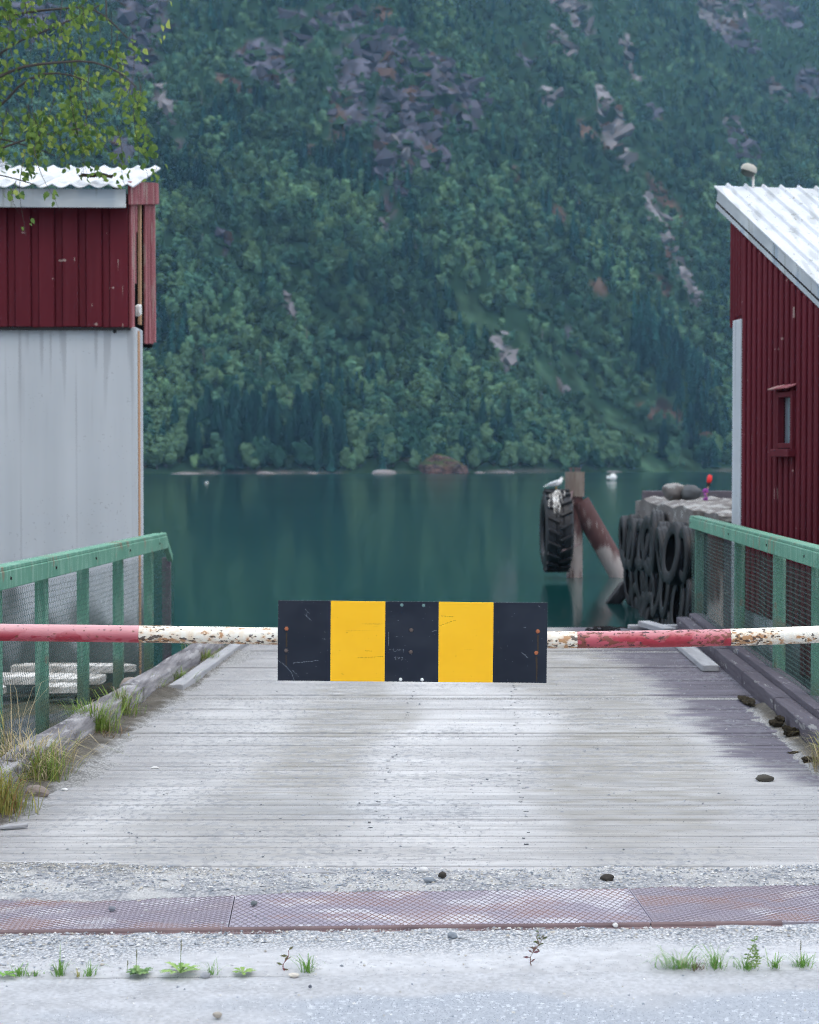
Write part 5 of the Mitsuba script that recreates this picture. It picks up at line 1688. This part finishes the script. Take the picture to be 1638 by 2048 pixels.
G1 = ((0.14, 0.25, 0.04), (0.28, 0.38, 0.08))
GO = ((0.20, 0.27, 0.06), (0.42, 0.36, 0.11))
GG = ((0.11, 0.27, 0.04), (0.20, 0.38, 0.08))
ST = (0.50, 0.42, 0.26)
GRP = 'grass tufts along the left kerb'
R = rng(31)
grassy('grass_tuft', 'large straw and green tuft sprawling over the left kerb by the first post', 'grass tuft', [blades((-2.20, 9.62, 0.0), 620, 0.27, 0.30, R, 0.9, 0.0032, GO, 0.62, ST, (0.8, 1.3)), blades((-2.05, 9.5, 0), 170, 0.24, 0.12, R, 0.45, 0.003, G1, 0.12, ST), blades((-2.35, 9.9, 0.1), 36, 0.50, 0.15, R, 0.8, 0.0022, GO, 0.9, ST)], GRP)
grassy('grass_tuft', 'green and orange tuft at the left edge of the picture, nearest the road', 'grass tuft', [blades((-2.08, 8.62, 0.0), 320, 0.26, 0.15, R, 0.45, 0.0034, GO, 0.12, (0.40, 0.20, 0.10), (1, 1.2)), blades((-2.3, 8.8, 0.0), 160, 0.30, 0.14, R, 0.6, 0.003, G1, 0.3, ST)], GRP)
grassy('grass_tuft', 'thick bright green tuft standing upright beside the kerb, second post', 'grass tuft', [blades((-2.07, 11.15, 0.0), 420, 0.27, 0.105, R, 0.6, 0.0034, G1, 0.08, ST, (1.1, 1.0)), blades((-2.02, 11.05, 0.0), 90, 0.09, 0.15, R, 0.9, 0.003, GO, 0.9, (0.30, 0.20, 0.12))], GRP)
grassy('grass_tuft', 'small thin green tuft just nearer than the thick bright one', 'grass tuft', [blades((-2.16, 10.65, 0.0), 90, 0.17, 0.08, R, 0.5, 0.003, G1, 0.25, ST)], GRP)
grassy('grass_tuft', 'tuft with pale seed heads just beyond the thick bright one', 'grass tuft', [blades((-2.03, 11.95, 0.0), 240, 0.25, 0.13, R, 0.6, 0.0034, G1, 0.35, (0.40, 0.33, 0.25))], GRP)
grassy('grass_tuft', 'low sparse tuft among stones halfway along the left kerb', 'grass tuft', [blades((-2.02, 13.2, 0.0), 150, 0.16, 0.12, R, 0.7, 0.0034, G1, 0.35, ST)], GRP)
grassy('grass_tuft', 'low spreading tuft by the near end of the inner plank', 'grass tuft', [blades((-1.93, 13.9, 0.0), 160, 0.15, 0.13, R, 0.7, 0.0036, G1, 0.15, ST, (1.2, 1.3))], GRP)
grassy('grass_tuft', 'far tuft growing along the inner plank near the left fence end', 'grass tuft', [blades((-1.84, 15.2, 0.0), 180, 0.15, 0.10, R, 0.7, 0.0036, G1, 0.2, ST)], GRP)
grassy('grass_tuft', 'farthest tuft, at the foot of the left fence end post', 'grass tuft', [blades((-2.02, 16.0, 0.03), 110, 0.22, 0.10, R, 0.5, 0.0036, G1, 0.3, ST)], GRP)
grassy('grass_tuft', 'straw coloured tuft at the right edge of the picture by the dark kerb', 'grass tuft', [blades((2.46, 9.85, 0.0), 260, 0.26, 0.12, R, 0.7, 0.0034, GO, 0.6, ST, (0.8, 1.4))], None)
GRW = 'weeds in the joint between road and apron'


def leafy(c, n, L_, wd, r, up=0.25, cols=GG, lobed=True, half=6.28, a0=0.0):
    """A rosette of broad leaves lying out from the centre."""
    V, C = [], []
    for q in range(n):
        a = a0 + half * (q + 0.4 * r.random()) / n
        ln = L_ * r.uniform(0.65, 1.1)
        e = up * r.uniform(0.3, 1.6)
        d = np.array([math.cos(a), math.sin(a), 0])
        sd = np.array([-d[1], d[0], 0])
        col = np.array(cols[0]) + (np.array(cols[1]) - cols[0]) * r.random()
        st = []
        ts = np.linspace(0, 1, 9)
        for i_, t in enumerate(ts):
            w2 = wd * (math.sin(PI * min(1, t * 0.92 + 0.05)) ** 0.8) * (0.35 + 0.65 * t if t < 0.5 else 1.0)
            if lobed and i_ % 2 == 1 and 0 < i_ < 8:
                w2 *= 0.62
            zc = ln * (e * t - 0.55 * e * t * t) + 0.006
            mid_ = np.array(c) + d * ln * t * (1 - 0.12 * e) + [0, 0, zc]
            st.append((mid_, mid_ - sd * w2 + [0, 0, w2 * 0.35], mid_ + sd * w2 + [0, 0, w2 * 0.35]))
        for (m0, l0, r0), (m1, l1, r1) in zip(st[:-1], st[1:]):
            V += [m0, m1, l1, m0, l1, l0, m0, r0, r1, m0, r1, m1]
            C += [col] * 12
    V = np.array(V)
    return V, np.arange(len(V)).reshape(-1, 3), np.array(C)


def stalk(pts, r0, r1, col):
    v, f = tube(pts, np.linspace(r0, r1, len(pts)), 5)
    return v, f, np.broadcast_to(np.array(col), v.shape)


def spike(c, h, r):
    c = np.array(c, float)
    return [stalk([c, c + [0.002, 0, h * 0.6]], 0.0012, 0.0010, (0.16, 0.22, 0.07)), stalk([c + [0.002, 0, h * 0.6], c + [0.003, 0, h * 0.68], c + [0.003, 0, h * 0.9], c + [0.003, 0, h]], 0.0022, 0.0012, (0.12, 0.12, 0.05))]


R = rng(57)
grassy('weed', 'small leafy weed at the left edge of the joint', 'weed', [leafy((-1.40, 5.87, 0), 7, 0.05, 0.011, R), blades((-1.36, 5.88, 0), 40, 0.05, 0.03, R, 0.6, 0.002, GG)], GRW)
grassy('grass_tuft', 'upright small green tuft in the joint, second clump from the left', 'grass tuft', [blades((-1.22, 5.885, 0), 46, 0.060, 0.022, R, 0.6, 0.0017, GG), blades((-1.215, 5.885, 0), 5, 0.115, 0.008, R, 0.2, 0.0019, GG)], GRW)
grassy('weed', 'tiny low weed at the left between the leafy weed and the upright tuft', 'weed', [blades((-1.31, 5.88, 0), 22, 0.028, 0.03, R, 0.8, 0.002, GG)], GRW)
grassy('grass_tuft', 'sparse thin tuft in the joint left of the two broad leaved plants', 'grass tuft', [blades((-1.115, 5.88, 0), 34, 0.062, 0.022, R, 0.8, 0.0016, GG, 0.1, ST), blades((-1.155, 5.87, 0), 14, 0.03, 0.012, R, 0.8, 0.002, GO)], GRW)
grassy('dandelion_plant', 'dark broad leaved rosette with two thin seed spikes, left of the pair', 'plant', [leafy((-0.945, 5.885, 0), 13, 0.062, 0.014, R, 0.45, ((0.10, 0.21, 0.07), (0.22, 0.34, 0.13)))] + spike((-0.955, 5.89, 0.015), 0.075, R) + spike((-0.985, 5.88, 0.01), 0.045, R), 'broad leaved plants in the joint')
grassy('dandelion_plant', 'bright broad leaved rosette with long leaves and a single tall spike, right of the pair', 'plant', [leafy((-0.80, 5.89, 0), 12, 0.080, 0.014, R, 0.6, ((0.16, 0.30, 0.07), (0.32, 0.46, 0.17)))] + spike((-0.80, 5.89, 0.02), 0.105, R), 'broad leaved plants in the joint')
grassy('grass_tuft', 'wispy little tuft beside the grey stone in the joint', 'grass tuft', [blades((-0.69, 5.89, 0), 24, 0.065, 0.02, R, 0.8, 0.0015, GG)], GRW)
grassy('weed', 'small flat star shaped weed left of the red stemmed seedling', 'weed', [leafy((-0.582, 5.895, 0), 8, 0.048, 0.009, R, 0.35, ((0.15, 0.28, 0.06), (0.28, 0.40, 0.12)), False)], GRW)


def sprig(c, h, seed, lean, n, ls, colstem, colleaf):
    r = rng(seed)
    c = np.array(c, float)
    P = [c + [lean * t * t * h + 0.006 * math.sin(t * 7 + seed), 0.004 * math.sin(t * 5), h * t] for t in np.linspace(0, 1, 8)]
    ms = [stalk(P, 0.0022, 0.0010, colstem)]
    for q in range(n):
        t = 0.25 + 0.75 * q / max(1, n - 1)
        p = P[min(7, int(t * 7))]
        az = 2.4 * q + r.random()
        d = np.array([math.cos(az), 0.5 * math.sin(az), 0.35 * r.normal() + 0.2])
        d /= np.linalg.norm(d)
        sd = np.cross(d, [0, 1, 0.3])
        sd /= np.linalg.norm(sd)
        L_ = ls * r.uniform(0.7, 1.2)
        tip, m = p + d * L_, p + d * L_ * 0.5
        w2 = L_ * 0.20
        V = np.array([p, m - sd * w2, m, p, m, m + sd * w2, m - sd * w2, tip, m, m, tip, m + sd * w2])
        col = np.array(colleaf[0]) + (np.array(colleaf[1]) - colleaf[0]) * r.random()
        ms.append((V, np.arange(12).reshape(-1, 3), np.broadcast_to(col, V.shape)))
    return ms


grassy('seedling', 'single red stemmed seedling with a few purple green leaves in the joint', 'seedling', sprig((-0.441, 5.935, 0), 0.075, 3, 0.25, 6, 0.030, (0.20, 0.03, 0.05), ((0.14, 0.17, 0.06), (0.20, 0.12, 0.11))), None)
grassy('grass_tuft', 'short stubby tuft just right of the red stemmed seedling', 'grass tuft', [blades((-0.358, 5.925, 0), 55, 0.065, 0.018, R, 0.9, 0.0017, GG)], GRW)
grassy('seedling', 'tall bent wilted stem with small curled reddish leaves in front of the middle plate', 'seedling', sprig((0.431, 5.985, 0), 0.115, 9, 0.42, 13, 0.024, (0.16, 0.09, 0.07), ((0.07, 0.10, 0.035), (0.22, 0.10, 0.12))) + sprig((0.452, 5.985, 0.065), 0.06, 12, 0.1, 5, 0.020, (0.16, 0.10, 0.07), ((0.09, 0.15, 0.04), (0.2, 0.22, 0.08))), None)
grassy('grass_tuft', 'widest spreading tuft at the right with a brown heart', 'grass tuft', [blades((0.955, 5.965, 0), 110, 0.080, 0.055, R, 1.1, 0.0015, GG, 0.08, ST, (1.4, 0.5)), blades((1.01, 5.965, 0), 40, 0.03, 0.03, R, 0.9, 0.002, ((0.10, 0.06, 0.04), (0.2, 0.12, 0.08)))], GRW)
grassy('grass_tuft', 'spiky tuft touching the wide spreading one on its right', 'grass tuft', [blades((1.085, 5.97, 0), 60, 0.085, 0.036, R, 0.9, 0.0015, GG, 0.05, ST)], GRW)
ms = [blades((1.19, 5.965, 0), 46, 0.05, 0.035, R, 0.7, 0.0018, GG)]
for q in range(3):
    ms += sprig((1.20 + 0.014 * q, 5.965, 0), 0.115 - 0.028 * q, 40 + q, 0.16 - 0.1 * q, 24, 0.016, (0.18, 0.28, 0.08), ((0.12, 0.24, 0.05), (0.28, 0.40, 0.09)))
grassy('weed', 'tall feathery green weed, the tallest at the right', 'weed', ms, None)
grassy('grass_tuft', 'smallest green tuft between the feathery weed and the last tuft', 'grass tuft', [blades((1.292, 5.97, 0), 40, 0.06, 0.02, R, 0.8, 0.0018, GG)], GRW)
grassy('grass_tuft', 'dense green tuft with one seed head at the right end of the joint', 'grass tuft', [blades((1.392, 5.985, 0), 80, 0.052, 0.028, R, 1.0, 0.0015, GG)] + spike((1.385, 5.985, 0.01), 0.085, R), GRW)

# ---------------------------------------------------------------- stones and grit
def grit(seed, n, xr, yr, smin, smax, zf, pal, power=3.0, dens=None):
    r = rng(seed)
    oct_ = np.array([[1, 0, 0], [0, 1, 0], [-1, 0, 0], [0, -1, 0], [0, 0, 1], [0, 0, -0.6]], float)
    fo = np.array([[0, 1, 4], [1, 2, 4], [2, 3, 4], [3, 0, 4], [1, 0, 5], [2, 1, 5], [3, 2, 5], [0, 3, 5]])
    x, y = r.uniform(*xr, n), r.uniform(*yr, n)
    if dens is not None:
        k = r.random(n) < dens(x, y)
        x, y = x[k], y[k]
        n = len(x)
    s = smin + (smax - smin) * r.random(n) ** power
    a = r.random(n) * 6.28
    sx, sy, sz = s * r.uniform(0.7, 1.3, n), s * r.uniform(0.6, 1.1, n), s * r.uniform(0.35, 0.75, n)
    jit = 1 + 0.35 * r.normal(size=(n, 6, 1)).clip(-1, 1)
    V = oct_[None] * jit * np.stack([sx, sy, sz], -1)[:, None] / 2
    c, q = np.cos(a)[:, None], np.sin(a)[:, None]
    V = np.stack([V[..., 0] * c - V[..., 1] * q + x[:, None], V[..., 0] * q + V[..., 1] * c + y[:, None], V[..., 2] + (zf(x, y) + sz * 0.22)[:, None]], -1)
    pal = np.array(pal)
    C = pal[r.choice(len(pal), n)] * r.uniform(0.75, 1.2, (n, 1))
    F = (fo[None] + (np.arange(n) * 6)[:, None, None]).reshape(-1, 3)
    return V.reshape(-1, 3), F, np.repeat(C, 6, 0)


PAL = [(0.42, 0.44, 0.47), (0.55, 0.55, 0.555), (0.60, 0.595, 0.585), (0.28, 0.31, 0.36), (0.20, 0.23, 0.27), (0.46, 0.43, 0.38), (0.66, 0.66, 0.66), (0.34, 0.36, 0.40)]
PALD = [(0.20, 0.225, 0.26), (0.32, 0.345, 0.38), (0.42, 0.43, 0.45), (0.13, 0.145, 0.165), (0.5, 0.5, 0.5), (0.26, 0.28, 0.32)]


def zg(x, y):
    t = np.clip((y - PBR(x)) / np.maximum(GB(x) - PBR(x), 1e-3), 0, 1)
    return z_gravel(x, y, t)


gr = [grit(1, 15000, (-2.0, 2.0), (6.98, 7.50), 0.004, 0.018, zg, PAL, 3.0, lambda x, y: ((y > PBR(x) + 0.0) & (y < GB(x) + 0.02)) * 1.0),
      grit(2, 7000, (-1.8, 1.8), (6.22, 6.47), 0.004, 0.017, lambda x, y: 0.006 + 0 * x, PAL, 3.0, lambda x, y: np.clip((y - 0.045 * x - 6.27 + 0.08 * np.clip(-x - 0.4, 0, 1)) / 0.12, 0, 1) * (y < PF(x) - 0.012)),
      grit(3, 5200, (-2.6, 2.6), (7.4, 12.5), 0.004, 0.017, lambda x, y: 0.001 + 0 * x, PALD, 4.0, lambda x, y: np.clip(1.5 * mnoise(x * 1.1, y * 1.0, 0, 3) - 0.35 + 0.5 * (y < 7.9) + 0.4 * ((x - 0.05 * y) < -1.6), 0, 1) * ((x - 0.05 * y) > -2.5) * ((x - 0.05 * y) < 1.95)),
      grit(4, 900, (-1.7, 1.8), (5.3, 6.3), 0.004, 0.014, lambda x, y: 0.005 + 0 * x, PAL, 4.0),
      grit(5, 1500, (-1.9, -0.55), (6.5, 7.2), 0.004, 0.015, lambda x, y: 0.008 + 0 * x, PAL, 3.0, lambda x, y: np.clip(1.6 * mnoise(x * 3, y * 5, 0, 9) - 0.45, 0, 1)),
      grit(6, 1200, (-1.6, -0.5), (5.9, 6.35), 0.005, 0.022, lambda x, y: 0.006 + 0 * x, PAL, 3.0, lambda x, y: np.clip((-0.9 - x) * 1.5, 0, 1)),
      grit(7, 800, (-2.2, 3.2), (12, 18.4), 0.008, 0.03, lambda x, y: 0.002 + 0 * x, PALD, 4.0, lambda x, y: np.clip(1.6 * mnoise(x, y * 0.8, 0, 3) - 0.5, 0, 1) * ((x - 0.05 * y) < 1.95) * ((x - 0.05 * y) > -2.4))]
v, f, c = join(gr)
labels['gravel'] = {'label': 'loose grey gravel and grit scattered over the deck foot and road edge', 'kind': 'stuff'}
add('gravel', (v, f), 'm_stone', color=np.clip(c, 0.01, 0.9))


def pebble(lab, c, s, col, seed, name='stone', group=None):
    v, f = stone(seed, s, c, 2, 0.22)
    solo(name, lab, name if name != 'earth_clod' else 'clod', (v, f), 'm_stone', 40 if False else False, group, color=np.broadcast_to(np.array(col), v.shape) * (0.85 + 0.3 * meshkit.noise(v * 40 + 70)[:, None]))


pebble('dark earth clod on the deck toward the right kerb', (2.003, 9.534, 0.014), (0.105, 0.075, 0.045), (0.08, 0.075, 0.065), 1, 'earth_clod')
pebble('black clod lying in the gravel right of the middle', (0.84, 7.17, 0.030), (0.058, 0.045, 0.032), (0.045, 0.04, 0.035), 2, 'earth_clod')
pebble('small black clod in the gravel just right of the white stone', (0.14, 7.19, 0.036), (0.034, 0.03, 0.030), (0.05, 0.045, 0.04), 3, 'earth_clod')
pebble('white angular stone at the front edge of the planks, centre', (0.056, 7.30, 0.032), (0.050, 0.03, 0.024), (0.62, 0.62, 0.62), 4)
pebble('slate grey stone in the gravel below the white one', (0.085, 7.13, 0.030), (0.05, 0.03, 0.024), (0.24, 0.27, 0.31), 5)
pebble('dark stone on the middle plate near its left end', (-0.625, 6.78, 0.020), (0.028, 0.024, 0.020), (0.13, 0.15, 0.16), 6)
pebble('grey stone on the left plate beside the gravel', (-1.18, 6.70, 0.020), (0.03, 0.022, 0.02), (0.22, 0.24, 0.28), 7)
pebble('large blue grey stone in front of the angle bar, right of centre', (0.161, 6.335, 0.016), (0.036, 0.028, 0.026), (0.24, 0.27, 0.31), 8)
pebble('round white pebble against the angle bar at the right', (0.79, 6.475, 0.016), (0.020, 0.018, 0.018), (0.72, 0.72, 0.71), 9)
pebble('flat beige stone on the road below the red stemmed seedling', (-0.402, 5.877, 0.003), (0.036, 0.022, 0.016), (0.56, 0.52, 0.46), 10)
pebble('brown stone on the asphalt near the bottom edge', (-0.619, 5.432, 0.008), (0.030, 0.022, 0.02), (0.34, 0.31, 0.27), 11)
pebble('grey stone right of the bright broad leaved plant', (-0.711, 5.875, 0.004), (0.034, 0.026, 0.022), (0.36, 0.37, 0.40), 12)
pebble('small dark stone on the asphalt below the beige one', (-0.338, 5.736, 0.007), (0.012, 0.01, 0.011), (0.10, 0.11, 0.14), 13)
pebble('grey brown rock lying at the edge of the left tufts', (-2.0, 9.05, 0.03), (0.13, 0.11, 0.08), (0.24, 0.20, 0.18), 14)
pebble('bright white chip on the deck near the left tufts', (-1.882, 9.24, 0.008), (0.034, 0.022, 0.016), (0.75, 0.75, 0.74), 15)
pebble('flat white chip on the deck left of the middle', (-1.493, 9.93, 0.005), (0.05, 0.02, 0.012), (0.74, 0.74, 0.73), 16)
pebble('pinkish stone against the left kerb halfway along', (-2.14, 13.05, 0.07), (0.18, 0.14, 0.14), (0.33, 0.28, 0.25), 17)
pebble('tan stone in front of the pinkish one by the left kerb', (-2.16, 12.45, 0.04), (0.14, 0.11, 0.09), (0.36, 0.31, 0.26), 18)
MS = [('largest dark moss lump under the right kerb', (2.50, 11.05, 0.035), (0.17, 0.13, 0.11), 21), ('brown moss lump with a stone against the right kerb', (2.49, 11.45, 0.04), (0.14, 0.16, 0.11), 22), ('narrow moss strip at the foot of the right kerb, farther off', (2.515, 12.6, 0.022), (0.09, 0.75, 0.06), 23), ('flat dark crust on the deck nearer than the moss lumps', (2.38, 10.45, 0.004), (0.13, 0.08, 0.02), 25), ('dark soil lump by the straw tuft at the right edge', (2.40, 10.12, 0.016), (0.15, 0.14, 0.05), 26)]
for lab, c_, s_, sd in MS:
    v, f = stone(sd, np.array(s_) * [0.62, 0.62, 0.75], c_, 3, 0.55)
    v = v + (v - np.array(c_)) * 0.9 * (meshkit.fbm(v * 45 + 30, 3, sd)[:, None] - 0.5) + 0.010 * (meshkit.noise(v * 130 + 30)[:, None] - 0.5)
    solo('moss_clump', lab, 'moss', (v, f), 'm_moss')
v, f = box((-2.02, 8.23, 0.012), (0.32, 0.03, 0.016), rotm('z', 0.35) @ rotm('y', -0.03), 0.004)
solo('bleached_stick', 'pale bleached stick at the left edge below the tufts', 'stick', (v, f), 'm_palewood')
sp_l = []
for q in range(7):
    sp_l.append(tube([(-0.60 + 0.012 * q, 7.30 - 0.006 * q, 0.024), (-0.46 + 0.02 * q, 7.31 - 0.010 * q, 0.030), (-0.34 + 0.012 * q, 7.29 - 0.008 * q, 0.022)], [0.004, 0.008, 0.003], 5))
solo('splinter', 'torn flat wood splinter lying in the gravel left of centre', 'wood splinter', cat_(sp_l), 'm_palewood')

# ---------------------------------------------------------------- air
scene['haze_air'] = {'type': 'homogeneous', 'albedo': rgb(0.93, 0.95, 0.97), 'sigma_t': rgb(0.55e-4, 1.0e-4, 1.5e-4)}
scene['haze'] = {'type': 'cube', 'to_world': T().translate([0, 0, 318]).scale([1500, 1700, 322.0]), 'bsdf': {'type': 'null'}, 'interior': {'type': 'ref', 'id': 'haze_air'}}
labels['haze'] = {'label': 'thin blue haze over the lake and mountain', 'kind': 'stuff'}
